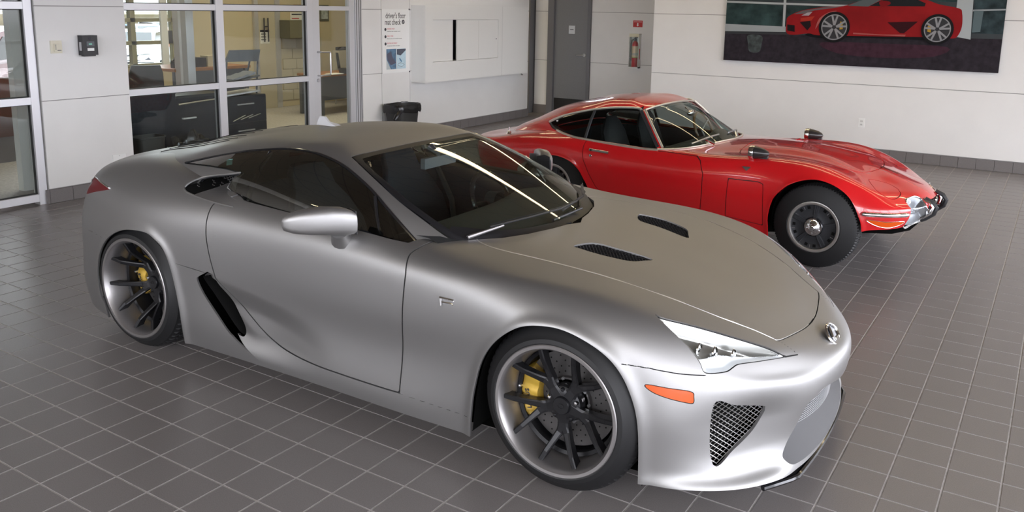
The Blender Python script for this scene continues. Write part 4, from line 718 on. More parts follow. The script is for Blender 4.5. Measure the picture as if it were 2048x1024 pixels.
# ---- wheels
def tyre(name, r_rim, r_out, y_out, w, parent, m=M_RUB, blocks=64, stretch=.046, n=512, rounded=False):
    """y_out: outer face, tyre body runs inwards (towards +y); tread pattern is real relief"""
    pr = [(r_rim - .004, -.006), (r_rim + .006, -.010), (r_rim + .022, -.006), (r_rim + (r_out - r_rim) * .5, stretch * .25), (r_rim + (r_out - r_rim) * .8, stretch * .6), (r_out - .010, stretch * .86), (r_out - .003, stretch)]
    inner = w - stretch; xs = np.linspace(stretch + .010, inner - .010, 17); pr += [(r_out + .0015 * (1 - ((h - w / 2) / (w / 2)) ** 2), h) for h in xs] + [(r_out - .003, inner), (r_out - .02, inner + stretch * .4), (r_rim + .01, w), (r_rim - .004, w)]
    pr = np.array(pr); k = np.arange(n); th = 2 * np.pi * k / n; V = np.zeros((len(pr), n, 3))
    for i, (r, h) in enumerate(pr):
        rr = np.full(n, r)
        if 6 <= i <= len(pr) - 6:
            f = (th * blocks / (2 * np.pi) + (h - w / 2) * 9 * np.sign(h - w / 2)) % 1.0; lat = f < .22; edge = min(i - 6, len(pr) - 6 - i); rr = np.where(lat & (edge < 7), r - .008, r)
            if i in (10, 15, 19): rr = rr - .007
        V[i, :, 0] = rr * np.cos(th); V[i, :, 1] = y_out + h; V[i, :, 2] = rr * np.sin(th)
    m_ = len(pr); I = np.arange(m_ * n).reshape(m_, n); Ir = np.roll(I, -1, 1); F = np.stack([I[:-1].ravel(), Ir[:-1].ravel(), Ir[1:].ravel(), I[1:].ravel()], 1)
    me = mesh_np(name, V.reshape(-1, 3), F); me.set_sharp_from_angle(angle=math.radians(32)); return link(name, me, m, parent)
def spoke_bm(bm, pts, wid, dep):
    """tapered bar: pts (x, y, z) along the bar, wid across it, dep along the axle; slightly crowned face"""
    R = []
    for i, p in enumerate(pts):
        p = Vector(p); d = Vector(pts[min(i + 1, len(pts) - 1)]) - Vector(pts[max(i - 1, 0)]); d.normalize(); side = d.cross(Vector((0, 1, 0))).normalized(); w, h = wid[i] / 2, dep[i]
        R.append([bm.verts.new(p + side * a + Vector((0, b, 0))) for a, b in ((-w, .004), (-w * .6, 0), (w * .6, 0), (w, .004), (w * .85, h), (-w * .85, h))])
    for a, b in zip(R, R[1:]):
        for k in range(6): bm.faces.new((a[k], a[(k + 1) % 6], b[(k + 1) % 6], b[k]))
    bm.faces.new(R[0][::-1]); bm.faces.new(R[-1])
def lfa_wheel(parent, cx, side, rR, rT, wid, conc, rot0, name='wheel'):
    """built for the right side at y<0 (outer face at y=-wid-ish, axle inwards +y) and turned half round for the left"""
    w = empty(name, (cx, side * .0, rT), 0, parent); yo = -.915
    tyre('tyre', rR, rT, yo + .002, wid, w)
    lathe('rim_barrel', [(rR + .004, yo - .004), (rR - .002, yo - .009), (rR - .014, yo - .008), (rR - .021, yo + .001), (rR - .026, yo + .018), (rR - .034, yo + .05), (rR - .040, yo + .10 + conc * .3), (rR - .045, yo + wid - .02), (rR - .02, yo + wid)], M_RIM, w, 96)
    lathe('rim_inner', [(rR - .0415, yo + .085 + conc * .25), (rR - .056, yo + .09 + conc * .25), (rR - .060, yo + wid - .02)], M_SPOKE, w, 72)
    hy = yo + conc; sp_o = None; ye = yo + .016
    for k in range(5):
        a0 = math.radians(rot0 + 72 * k); bm = bmesh.new(); P = lambda r, a, yy: (r * math.cos(a0 + a), yy, r * math.sin(a0 + a))
        spoke_bm(bm, [P(.035, 0, hy), P(.075, 0, hy + .002), P(.105, 0, hy + .001)], [.062, .046, .052], [.03, .032, .034])
        for sg in (-1, 1):
            e = math.radians(18.5) * sg; rE = rR - .019
            spoke_bm(bm, [P(.088, .05 * sg, hy + .002), P(.118, .13 * sg, hy), P(.155, .22 * sg, hy - (hy - ye) * .38), P(.20, .285 * sg, hy - (hy - ye) * .78), P(rE, e, ye)], [.034, .030, .025, .022, .020], [.034, .034, .036, .042, .050])
        sp = obj_bm('spoke', bm, M_SPOKE, w, smooth=False)
    hub = lathe('hub', [(.0001, hy - .012), (.033, hy - .012), (.036, hy - .008), (.037, hy), (.060, hy + .002), (.074, hy + .012), (.078, hy + .05)], M_SPOKE, w, 48)
    tube('hub_emblem', [(.013 * math.cos(t), hy - .0125, .009 * math.sin(t)) for t in np.linspace(0, 6.283, 20)], .0012, M_SPOKE, hub, 5)
    for k in range(5):
        a = math.radians(rot0 + 36 + 72 * k); lathe('lug_nut', [(.0001, hy - .002), (.006, hy - .001), (.0095, hy + .004), (.010, hy + .03), (.016, hy + .032), (.017, hy + .05)], M_CHROME if k % 2 else M_SPOKE, w, 12, 'y', (.062 * math.cos(a), 0, .062 * math.sin(a)))
    # brake disc with drilled face
    dy = yo + conc + .075; disc = lathe('brake_disc', [(.085, dy - .018), (.092, dy - .018), (.094, dy), (.198, dy), (.199, dy + .004), (.199, dy + .03), (.09, dy + .03)], M_DISC, w, 80); bm = bmesh.new()
    for a in range(24):
        for j in range(4):
            r = .112 + j * .022; t = 2 * math.pi * a / 24 + j * .10; lathe_bm(bm, [(.0001, dy - .0012), (.0032, dy - .0012), (.0034, dy)], 6, 'y', (r * math.cos(t), 0, r * math.sin(t)))
    tag(obj_bm('drill_holes', bm, M_WELL, disc), kind='stuff')
    for a in range(10):
        t = 2 * math.pi * a / 10; lathe('disc_bolt', [(.0001, dy - .026), (.006, dy - .026), (.0075, dy - .018)], M_STEEL, disc, 8, 'y', (.089 * math.cos(t), 0, .089 * math.sin(t)))
    # caliper hugging the rear of the disc
    bm = bmesh.new(); A = np.radians(np.linspace(146, 216, 15)); R = []
    for i, t in enumerate(A):
        bul = .010 * abs(math.sin((i) / 14 * math.pi * 3)); ri, ro = .128 + (.010 if i in (0, 14) else 0), .214 - (.018 if i in (0, 14) else 0); f = dy - .030 - bul
        R.append([bm.verts.new((r * math.cos(t), yy, r * math.sin(t))) for r, yy in ((ri, dy - .006), (ri + .008, f + .004), (ri + .022, f), (ro - .018, f), (ro - .004, f + .008), (ro, dy + .0), (ro, dy + .06), (ri, dy + .06))])
    for a, b in zip(R, R[1:]):
        for k in range(8): bm.faces.new((a[k], a[(k + 1) % 8], b[(k + 1) % 8], b[k]))
    bm.faces.new(R[0][::-1]); bm.faces.new(R[-1]); cal = obj_bm('brake_caliper', bm, M_GOLD, w, smooth=True)
    t0 = math.radians(190); c = (.176 * math.cos(t0), dy - .042, .176 * math.sin(t0)); text('lettering', 'LEXUS', .026, M_INK, cal, basis(c, (math.sin(t0), 0, -math.cos(t0)), (math.cos(t0), 0, math.sin(t0))), .0015, squash=1.15)
    lathe('bleed_screw', [(.0001, dy - .045), (.006, dy - .043), (.008, dy - .02)], M_STEEL, cal, 10, 'y', (-.216, 0, .012))
    lathe('hub_carrier', [(.0001, dy + .035), (.19, dy + .035)], M_WELL, w, 40)
    return w
wheels = []
for cx, side, rR, rT, wid, conc, rot, dy in ((1.3025, -1, .2675, .345, .25, .065, -88, 0), (-1.3025, -1, .277, .345, .29, .125, -84, -.005)):
    w = lfa_wheel(car, cx, side, rR, rT, wid, conc, rot); w.location.y = dy; wheels.append((w, cx))
for w, cx in wheels:
    c = copy_tree(w, car); c.rotation_euler = (0, 0, math.pi)
# ------------------------------------------------------------------ red classic coupe
P_RED = mat('red_paint', (.60, .008, .012), .24, 0.0, coat=1.0)
G_TOY = glass('coupe_glass', (.62, .70, .69), 1.45, 0.0, 1.0)
G_TOYS = glass('coupe_side_glass', (.30, .33, .33), 1.45, 0.0, .9)
toy = tag(empty('classic_coupe', (1.05898, 5.20778, 0), math.radians(-4)), 'glossy red vintage fastback coupe with chrome trim and fender mirrors, behind the silver car', 'car')
G = surf(TOY_BODY, 480, 250); G = iron(G, [(.46, -.2), (.46, .50), (.75, .52), (1.1, .50), (1.36, .44), (1.50, .30), (1.56, .12), (1.57, -.2)], 5, 4, .06); n0 = gnorm(G); x, y, z = G[..., 0], G[..., 1], G[..., 2]; XZ = np.stack([x.ravel(), z.ravel()], 1)
fa = np.array(TF['farch'])[:, [0, 2]]; ra = np.array(TF['rarch'])[:, [0, 2]]
fa_s = smooth_poly(np.vstack([[.838, .0], fa, [1.50, .0]]), 6, False); ra = np.vstack([[-1.545, .20], [-1.535, .36], [-1.50, .46], ra[1:], [-.765, .30], [-.765, .1]]); ra_s = smooth_poly(ra, 6, False)
for a in (fa_s, ra_s):
    d = dist_poly(a, XZ, False).reshape(x.shape); G = push(G, n0, .007 * np.exp(-(d / .022) ** 2) * (y > .45))
sk = Skin(G, gnorm(G)); side = lambda V: V[:, 1] > .40
sk.area(fa_s, 'none', 'xz', face=-.3, where=side); sk.area(ra_s, 'none', 'xz', face=-.3, where=side)
wsb = smooth_poly(TF['wsbot'][:5], 4, False)[:, :2]; dlb = [p[:2] for p in TF['dlob'][2:]]
cab = np.vstack([[(.205, -.1), (.205, 0)], wsb[::-1] - [.012, .004], [(p[0], p[1] - .016) for p in dlb[::-1]], [(-1.25, .52), (-1.35, .40), (-1.35, -.1)]])
sk.area(cab, 'cabin', 'xy', face=.1, where=lambda V: V[:, 2] > .6)
sk.area(smooth_poly(TF['fog'], 4)[:, 1:] if False else smooth_poly(TF['fog'], 4), 'fog', gap=.0, face=-.3)
sk.area(smooth_poly(TF['amber'], 4), 'amber', face=-.2)
sk.area(smooth_poly(TF['lid'], 4), 'lid', gap=.006)
noz = [(.0, .516), (.10, .516), (.19, .508), (.215, .47), (.19, .405), (.10, .385), (0, .385)]; nz = np.vstack([[(-.1, .516)], noz, [(-.1, .385)]])
sk.area(nz, 'grille', 'yz', face=-.5, where=lambda V: V[:, 0] > 1.6)
hy = smooth_poly([(.43, 0), (.435, .25), (.455, .45), (.52, .560), (.66, .560), (.9, .515), (1.15, .45), (1.32, .375), (1.385, .27), (1.425, .08), (1.43, 0)], 4, False); hy = np.vstack([[(.43, -.1)], hy, [(1.43, -.1)]])
sk.area(hy, 'hood', 'xy', gap=.006, face=.05, where=lambda V: V[:, 2] > .5)
dr = np.array(TF['door'])[:, [0, 2]]; dr = dr.copy(); dr[7] = (.267, .19); dr[8] = (-.50, .19); dr = np.vstack([dr, [[-.83, .80], [-.17, .79]]]); sk.area(dr, 'door', 'xz', gap=.007, face=-.3, where=side)
bxp = np.array(TF['box'])[:, [0, 2]]; sk.area(bxp, 'side_box', 'xz', gap=.006, face=-.3, where=side)
sk.split(lambda V: -.8 - V[:, 0], 'quarter'); sk.split(lambda V: V[:, 0] - .26, 'front')
for s in (-1, 1):
    dp = sk.part('door_panel', 'door', P_RED, toy, s, .010); sk.part('rear_quarter', 'quarter', P_RED, toy, s, .008); sk.part('sill_panel', 'body', P_RED, toy, s, .008); sk.part('side_hatch', 'side_box', P_RED, toy, s, .008); sk.part('headlamp_lid', 'lid', P_RED, toy, s, .008)
    am = sk.part('turn_lamp', 'amber', G_AMB, toy, s, .004, lambda V, N: V + N * .006); tube('lamp_rim', [(p[0] + .004, s * (p[1] + .004), p[2]) for p in smooth_poly(TF['amber'], 3)], .0024, M_CHROME, am, 6, True)
    fp = smooth_poly(TF['fog'], 4); cov = sk.part('fog_lamp_cover', 'fog', G_LAMP, toy, s, 0, lambda V, N: V + N * .004); c0 = fp.mean(0); u, _, vt = np.linalg.svd(fp - c0); V, N, F = sk.get('fog', s); dd = dist_poly((fp - c0) @ vt[:2].T, ((V * (FL if s < 0 else 1)) - c0) @ vt[:2].T)
    link('fog_reflector', mesh_np('fog_reflector', V - N * np.minimum(.07, np.maximum(dd, 0) * 1.1 + .002)[:, None], F), mat('fog_bowl', (.30, .31, .33), .38, .7), cov); tube('cover_rim', [(p[0], s * p[1], p[2]) for p in fp], .006, M_CHROME, cov, 8, True)
    lathe('fog_bulb', [(.0001, .02), (.03, .014), (.052, .0), (.055, -.02)], mat('fog_glass', (.42, .44, .47), .25, .3), cov, 24, 'x', (1.715, s * .33, .45))
    # chrome quarter bumper and overrider
    tube('quarter_bumper', [(p[0] + .010, s * (p[1] + .010), p[2]) for p in smooth_poly(TF['bump'], 4, False)], [.010] + [.0165] * 15 + [.014], M_CHROME, toy, 12)
    ov = tube('overrider', [(1.772, s * .195, .525), (1.835, s * .195, .505), (1.862, s * .195, .475), (1.85, s * .195, .43), (1.80, s * .20, .39), (1.765, s * .21, .372)], .014, M_CHROME, toy, 8)
    tube('rubber_pad', [(1.80, s * .180, .530), (1.855, s * .180, .508), (1.882, s * .180, .472), (1.868, s * .180, .425), (1.815, s * .185, .382), (1.785, s * .19, .365)], .017, M_BLACK, ov, 8)
    # fender mirror: cone with chrome mouth
    mz = .806; mr = lathe('fender_mirror', [(.0495, 0), (.050, .02), (.047, .06), (.036, .105), (.020, .135), (.0001, .148)], mat('mirror_dark', (.035, .032, .032), .28, .3, coat=.3), toy, 28, 'x', (.622, s * .655, mz), (True, False))
    lathe('chrome_rim', [(.044, -.006), (.052, -.006), (.0545, .006), (.0535, .026), (.0505, .030)], M_CHROME, mr, 28, 'x', (.622, s * .655, mz)); lathe('mirror_glass', [(.0001, -.002), (.046, -.002)], M_CHROME, mr, 24, 'x', (.622, s * .655, mz)); prism('mirror_stalk', [(.655, .762), (.76, .752), (.758, .79), (.70, .80), (.66, .785)], s * .655 - .016, s * .655 + .016, 'xz', M_BLACK, mr, .006)
    bd = prism('side_badge', [(.595, .706), (.668, .708), (.634, .672)], s * .752 - .004, s * .752 + .004, 'xz', M_CHROME, toy, .002)
    hn = tube('door_handle', [(-.77, s * .770, .683), (-.58, s * .766, .675)], .0125, M_CHROME, toy, 10); lathe('handle_button', [(.0001, 0), (.010, .001), (.011, .012)], M_BLACK, hn, 12, 'y', (-.75, s * .784 - (.012 if s > 0 else 0), .683)); lathe('key_lock', [(.0001, s * .004), (.012, s * .003), (.013, 0)], M_CHROME, toy, 14, 'y', (-.753, s * .781, .634))
    tube('rear_overrider', [(-2.24, s * .45, .45), (-2.27, s * .45, .52), (-2.23, s * .45, .58)], .016, M_CHROME, toy, 8)
    for k in range(7):
        xx = .58 + k * .035; yy = .545 - k * .004; zz = .766; b = bmesh.new(); bx(b, xx, xx + .016, s * yy - .045, s * yy + .045, zz - .004, zz + .006); obj_bm('hood_louvre', b, P_RED, toy, True, .003)
sk.part('front_body', 'front', P_RED, toy, 0, .008); hoodo = sk.part('hood', 'hood', P_RED, toy, 0, .008); tag(sk.part('panel_seam', 'gap', M_GAP, toy, 0, 0, lambda V, N: V - N * .006), kind='stuff')
gr = sk.part('nose_opening', 'grille', M_WELL, toy, 0, 0, lambda V, N: V - np.array([.07, 0, 0]))
for k in range(5): tube('grille_bar', [(1.80, -.19, .405 + k * .025), (1.815, 0, .405 + k * .025), (1.80, .19, .405 + k * .025)], .004, M_CHROME, gr, 6)
lathe('nose_emblem', [(.0001, .012), (.022, .008), (.026, 0)], M_CHROME, toy, 24, 'x', (1.842, 0, .498)); tube('nose_strip', [(1.42, .0, .700), (1.50, 0, .680), (1.56, 0, .660)], .004, M_CHROME, toy, 6)
tube('nose_crease', [(1.40, .40, .672), (1.46, .40, .655)], .002, M_GAP, toy, 5)
# greenhouse
Gg = surf(TOY_GH, 420, 210); Gg = iron(Gg, [(-.33, -.2), (-.33, .44)] + [(p[0] + .006, p[1] - .012) for p in TF['pillar'][1:]] + [(-.05, .58), (.10, .38), (.19, .2), (.22, -.2)], 2, 2, .016); gk = Skin(Gg, gnorm(Gg))
dt = smooth_poly(TF['dlo'], 4, False)[:, [0, 2]]; db = smooth_poly(TF['dlob'][1:], 3, False)[:, [0, 2]]
dp = np.vstack([dt, [[-.165, .70], [-.83, .72], [-1.0, .748], [-1.17, .772], [-1.29, .80], [-1.355, .835]]]); gk.area(dp, 'side_window', 'xz', gap=.004, face=-.1, where=lambda V: V[:, 1] > .3)
pil = smooth_poly(TF['pillar'], 4, False)[:, :2]
wsp = np.vstack([[(-.372, -.1), (-.372, 0), (-.378, .2), (-.392, .38), (-.405, .478)], pil[1:] + [.012, -.006], [(-.02, .70), (.4, .66), (.4, -.1)]]); gk.area(wsp, 'windscreen', 'xy', gap=.004, face=.02, where=lambda V: V[:, 2] > .70)
gk.split(lambda V: np.minimum(-1.15 - V[:, 0], np.minimum(.20 - V[:, 1], V[:, 2] - .86)), 'rear_window')
roof = gk.part('roof_panel', 'body', P_RED, toy, 0, .008); V, N, F = gk.get('body', 0); link('headliner', mesh_np('headliner', V - N * .02, F), M_DASH, roof)
gk.part('windscreen', 'windscreen', G_TOY, toy, 0, 0); gk.part('rear_window', 'rear_window', M_GLOSSB, toy, 0, 0); tag(gk.part('window_seam', 'gap', M_GAP, toy, 0, 0, lambda V, N: V - N * .004), kind='stuff')
M_TRIM = mat('bright_trim', (.86, .82, .73), .32, .85)
for s in (-1, 1):
    w = gk.part('side_window', 'side_window', G_TOYS, toy, s, 0)
    tube('window_trim', [(p[0], s * (p[1] + .003), p[2]) for p in smooth_poly(TF['dlo'][:7], 4, False)], .0105, M_TRIM, toy, 8)
    tube('belt_trim', [(p[0], s * (p[1] + .004), p[2] + .002) for p in smooth_poly([(-1.3595, .5187, .848)] + [(-1.34, .512, .81)] + TF['dlob'][2:], 4, False)], .0105, M_TRIM, toy, 8)
    tube('pillar_trim', [(p[0] + .012, s * (p[1] + .001), p[2] + .003) for p in smooth_poly(TF['pillar'], 4, False)], .0105, M_TRIM, toy, 8)
    tube('pillar_seal', [(p[0] - .030, s * (p[1] + .004), p[2]) for p in smooth_poly(TF['pillar'], 4, False)], .016, M_BLACK, toy, 8)
    tube('window_divider', [(-.865, s * .702, .745), (-.87, s * .648, .83), (-.872, s * .592, .92), (-.874, s * .532, .99)], .013, M_BLACK, w, 8)
    tube('seal', [(p[0], s * (p[1] - .004), p[2] - .018) for p in smooth_poly(TF['dlo'][1:7], 4, False)], .009, M_BLACK, w, 6)
    lathe('window_latch', [(.0001, -.006), (.010, -.004), (.010, .006)], M_CHROME, w, 10, 'y', (-1.26, s * .545, .865))
tube('header_trim', [(-.385, s_, 1.0) for s_ in ()] or [(p[0] + .004, p[1], p[2]) for p in [(-.405, .478, 1.036), (-.388, .36, 1.052), (-.376, .18, 1.064), (-.371, 0, 1.067), (-.376, -.18, 1.064), (-.388, -.36, 1.052), (-.405, -.478, 1.036)]], .007, M_TRIM, toy, 8)
wb = [(p[0] - .005, p[1], p[2] + .006) for p in TF['wsbot'][:5]] + [(.21, 0, .794)]; wb = wb + [(p[0], -p[1], p[2]) for p in wb[:-1][::-1]]; tube('cowl_trim', smooth_poly(wb, 4, False).tolist(), .008, M_TRIM, toy, 8)
for y0 in (-.36, .12):
    a = tube('wiper_arm', [(.19, y0, .79), (.13, y0 - .05 if y0 < 0 else y0 + .1, .825)], [.012, .008], M_CHROME, toy, 8)
    tube('wiper_blade', [(.06, y0 - .16, .795), (.125, y0 + .02, .835), (.13, y0 + .22, .84)] if y0 < 0 else [(.135, y0 - .06, .835), (.12, y0 + .15, .835), (.06, y0 + .30, .80)], .007, M_STEEL, a, 6)
cp = lathe('fuel_cap', [(.0001, .075), (.006, .07), (.008, .035), (.018, .03), (.022, .012), (.03, .0)], M_CHROME, toy, 16, 'z', (-1.80, -.56, .690))
# interior
bm = bmesh.new(); cabl = [(p[0], max(p[1], 0)) for p in cab[1:-1]]; full = [(a, b * .97) for a, b in cabl] + [(a, -b * .97) for a, b in cabl[::-1] if b > 0]
t1 = [bm.verts.new((p[0] - (.02 if p[0] > 0 else 0), p[1], .735)) for p in full]; t0 = [bm.verts.new((p[0], p[1], .25)) for p in full]
for k in range(len(full)): bm.faces.new((t1[k], t1[(k + 1) % len(full)], t0[(k + 1) % len(full)], t0[k]))
bm.faces.new(t0); obj_bm('cabin_tub', bm, M_BLACK, toy)
bm = bmesh.new(); prof = [(.16, .765), (.03, .79), (-.08, .785), (-.13, .75), (-.12, .60)]; R = []
for yy in np.linspace(-.60, .60, 13):
    k = abs(yy) / .60; R.append([bm.verts.new((a - .18 * k ** 2.2 * (1 if a > 0 else .4), yy, b - .035 * k * k + (.05 * math.exp(-((yy - .33) / .12) ** 2) if -.1 < a < .1 else 0))) for a, b in prof])
for a, b in zip(R, R[1:]):
    for k in range(len(prof) - 1): bm.faces.new((a[k], a[k + 1], b[k + 1], b[k]))
obj_bm('dashboard', bm, M_BLACK, toy, smooth=True)
SWM = basis((-.22, .33, .80), (0, 1, 0), (-.40, 0, .91)); bm = bmesh.new(); tube_bm(bm, [SWM @ Vector((.165 * math.cos(t), .165 * math.sin(t), 0)) for t in np.linspace(0, 2 * math.pi, 36, endpoint=False)], .012, 8, True); sw = obj_bm('steering_wheel', bm, mat('wood_rim', (.16, .08, .03), .3, coat=.4), toy, smooth=True)
for a in (0, 2.1, 4.2): tube('wheel_spoke', [SWM @ Vector((0, 0, -.02)), SWM @ Vector((.16 * math.cos(a + .5), .16 * math.sin(a + .5), 0))], .008, M_STEEL, sw, 6)
for yy in (-.32, .32):
    st = obj_bm('seat', (lambda b: (bx(b, -.72, -.28, yy - .22, yy + .22, .28, .42), b)[1])(bmesh.new()), M_BLACK, toy, True, .05, 3); bm = bmesh.new(); R = []
    for cx, cz, w, h in ((-.66, .40, .21, .06), (-.74, .62, .21, .06), (-.80, .80, .19, .05), (-.82, .88, .13, .04), (-.83, .93, .08, .02)): R.append([bm.verts.new((cx + h * math.cos(a), yy + w * math.sin(a), cz)) for a in np.linspace(0, 2 * math.pi, 18, endpoint=False)])
    for a, b in zip(R, R[1:]):
        for k in range(18): bm.faces.new((a[k], a[(k + 1) % 18], b[(k + 1) % 18], b[k]))
    bm.faces.new(R[0]); bm.faces.new(R[-1]); obj_bm('backrest', bm, mat('seat_leather', (.028, .028, .03), .5), st, smooth=True)
bm = bmesh.new(); tube_bm(bm, [(-.20 + .0, yy, .985) for yy in np.linspace(-.07, .07, 9)], [.004, .018, .024, .026, .027, .026, .024, .018, .004], 12); rv = obj_bm('rear_view_mirror', bm, M_CHROME, toy, smooth=True); tube('mirror_stem', [(-.20, 0, .985), (-.26, 0, 1.03)], .006, M_CHROME, rv, 6)
bm = bmesh.new(); un = [(-2.0, .45), (-1.7, .66), (-.8, .66), (.8, .66), (1.5, .60), (1.66, .50), (1.74, .3)]; vs = [bm.verts.new((a, b, .20 if a < 1.2 else .30)) for a, b in un] + [bm.verts.new((a, -b, .20 if a < 1.2 else .30)) for a, b in un[::-1]]; bm.faces.new(vs); obj_bm('underbody', bm, M_WELL, toy)
for s in (-1, 1):
    for pl, cx in ((fa_s, 1.165), (ra_s, -1.165)):
        q = [(p[0], max(p[1], .36 if p[0] > 1.3 else .235)) for p in np.array(pl)[::2]]; q = [((p[0] - cx) * 1.01 + cx, p[1] * 1.01) for p in q]; bm = bmesh.new(); a = [bm.verts.new((p[0], s * .672, p[1])) for p in q]; b = [bm.verts.new((p[0], s * .40, p[1])) for p in q]
        for k in range(len(q) - 1): bm.faces.new((a[k], a[k + 1], b[k + 1], b[k]))
        bm.faces.new(b); obj_bm('wheel_liner', bm, M_WELL, toy)
# wheels
M_FACE = mat('wheel_graphite', (.050, .052, .058), .34, .4)
def toy_wheel(cx):
    w = empty('wheel', (cx, 0, .315), 0, toy); yo = -.735; rR = .192
    tyre('tyre', rR, .314, yo + .004, .165, w, blocks=90, stretch=.030, n=270)
    lathe('rim', [(rR + .004, yo + .002), (rR - .001, yo - .006), (rR - .010, yo - .008), (rR - .022, yo - .004), (rR - .025, yo + .006), (rR - .026, yo + .06), (rR - .02, yo + .15)], mat('rim_polished', (.66, .64, .62), .3, .9), w, 72)
    lathe('wheel_face', [(.070, yo + .004), (.076, yo + .014), (.12, yo + .022), (.145, yo + .016), (.166, yo + .010)], M_FACE, w, 60)
    lathe('wheel_back', [(.0001, yo + .075), (.166, yo + .075)], M_WELL, w, 40)
    for k in range(5):
        a = math.radians(84 + 72 * k); bm = bmesh.new()
        for o in (-.085, 0, .085): spoke_bm(bm, [(.068 * math.cos(a + o * 1.3), yo + .004, .068 * math.sin(a + o * 1.3)), (.115 * math.cos(a + o * 1.05), yo + .006, .115 * math.sin(a + o * 1.05)), (.163 * math.cos(a + o), yo + .003, .163 * math.sin(a + o))], [.012, .013, .015], [.018, .018, .016])
        obj_bm('spoke', bm, M_FACE, w)
        for o in (24, 36, 48):
            t = a + math.radians(o); bm = bmesh.new(); t1 = [(r * math.cos(t + d / r), yo + .0105 + (.166 - r) * .14, r * math.sin(t + d / r)) for r, d in ((.136, -.011), (.136, .011), (.158, .012), (.158, -.012))] if o != 36 else [(r * math.cos(t + d / r), yo + .006, r * math.sin(t + d / r)) for r, d in ((.138, -.002), (.138, .002), (.162, .002), (.162, -.002))]
            bm.faces.new([bm.verts.new(p) for p in t1]); obj_bm('vent_slot' if o != 36 else 'vent_rib', bm, M_WELL if o != 36 else M_STEEL, w)
    h = lathe('hub_cap', [(.0001, yo - .034), (.014, yo - .034), (.02, yo - .030), (.024, yo - .020), (.032, yo - .012), (.055, yo - .004), (.064, yo - .003), (.068, yo + .004), (.070, yo + .012)], M_CHROME, w, 48)
    for k in range(5):
        t = math.radians(48 + 72 * k); lathe('wheel_bolt', [(.0001, yo - .014), (.005, yo - .013), (.0065, yo - .004), (.0065, yo)], M_STEEL, h, 8, 'y', (.050 * math.cos(t), 0, .050 * math.sin(t)))
    return w
for cx in (1.165, -1.165):
    w = toy_wheel(cx); c = copy_tree(w, toy); c.rotation_euler = (0, 0, math.pi)
# ------------------------------------------------------------------ glazing of the left wall
def post(parent, y0, y1, z0, z1, nm='frame_post', x0=XL - .075, x1=XL + .015): return box(nm, x0, x1, y0, y1, z0, z1, M_ALU, parent, .004)
def pane(parent, y0, y1, z0, z1, x=XL - .03): return box('pane', x - .004, x + .004, y0, y1, z0, z1, M_PANE, parent)
M_SEAL = mat('black_gasket', (.02, .02, .02), .7)
def glazing(name, y0, y1, zs, posts):
    w = struct(empty(name))
    for a, b in posts: post(w, a, b, 0.0, 3.0)
    for z0, z1 in zs: post(w, y0, y1, z0, z1, 'frame_rail', XL - .07, XL + .010)
    for (z0, z1), (z2, z3) in zip(zs, zs[1:]):
        pane(w, y0 + .004, y1 - .004, z1 - .005, z2 + .005)
        for a in (y0, y1 - .008): box('gasket', XL - .038, XL - .012, a, a + .008, z1, z2, M_SEAL, w)
        for a in (z1, z2 - .008): box('gasket', XL - .038, XL - .012, y0, y1, a, a + .008, M_SEAL, w)
    return w
ZR = ((.03, .10), (.935, 1.0), (1.79, 1.855), (2.93, 3.0))
glazing('window_1', .30, 2.15, ZR, ((2.15, 2.225), (.22, .30)))
glazing('window_2', 3.125, 4.22, ZR, ((3.09, 3.125), (4.22, 4.318)))
glazing('window_3', 4.318, 5.56, ZR, ((5.56, 5.655),))
d2 = struct(empty('door_2'))
box('door_stile', XL - .065, XL + .005, 5.665, 5.775, .01, 2.3, M_ALU, d2, .004); box('door_stile', XL - .065, XL + .005, 6.31, 6.405, .01, 2.3, M_ALU, d2, .004); box('door_rail', XL - .06, XL, 5.775, 6.31, .01, .22, M_ALU, d2, .004); box('door_rail', XL - .06, XL, 5.775, 6.31, 1.80, 1.855, M_ALU, d2, .004)
pane(d2, 5.775, 6.31, .22, 1.80); pane(d2, 5.775, 6.31, 1.855, 3.0); post(d2, 6.41, 6.53, 0, 3.0)
for yy in (6.43, 6.475, 6.505): box('gasket', XL + .014, XL + .017, yy, yy + .008, 0, 3.0, M_SEAL, d2)
tube('pull_handle', [(XL + .005, 5.73, 1.29), (XL + .055, 5.74, 1.29), (XL + .055, 5.90, 1.285), (XL + .055, 5.905, 1.27), (XL + .055, 5.905, 1.02), (XL + .055, 5.90, 1.0), (XL + .055, 5.74, .995), (XL + .005, 5.73, .995)], .011, M_STEEL, d2, 10)
lathe('lock_cylinder', [(.0001, .02), (.020, .02), (.024, .0)], M_STEEL, d2, 16, 'x', (XL + .005, 5.73, .935))
struct(box('wall_left_header', XL - .15, XL, -6.8, 6.53, 3.0, ZC, M_WALL)); struct(box('wall_left_near', XL - .15, XL, -6.8, .22, 0, 3.0, mat('dimmed_wall_brown', (.16, .14, .11), .6))); struct(box('wall_far', -13, -12.9, -6, 5.6, 0, 3.0, mat('far_wall_grey', (.26, .24, .22), .8)))  # header and far wall added to keep light out; near wall darkened for reflections
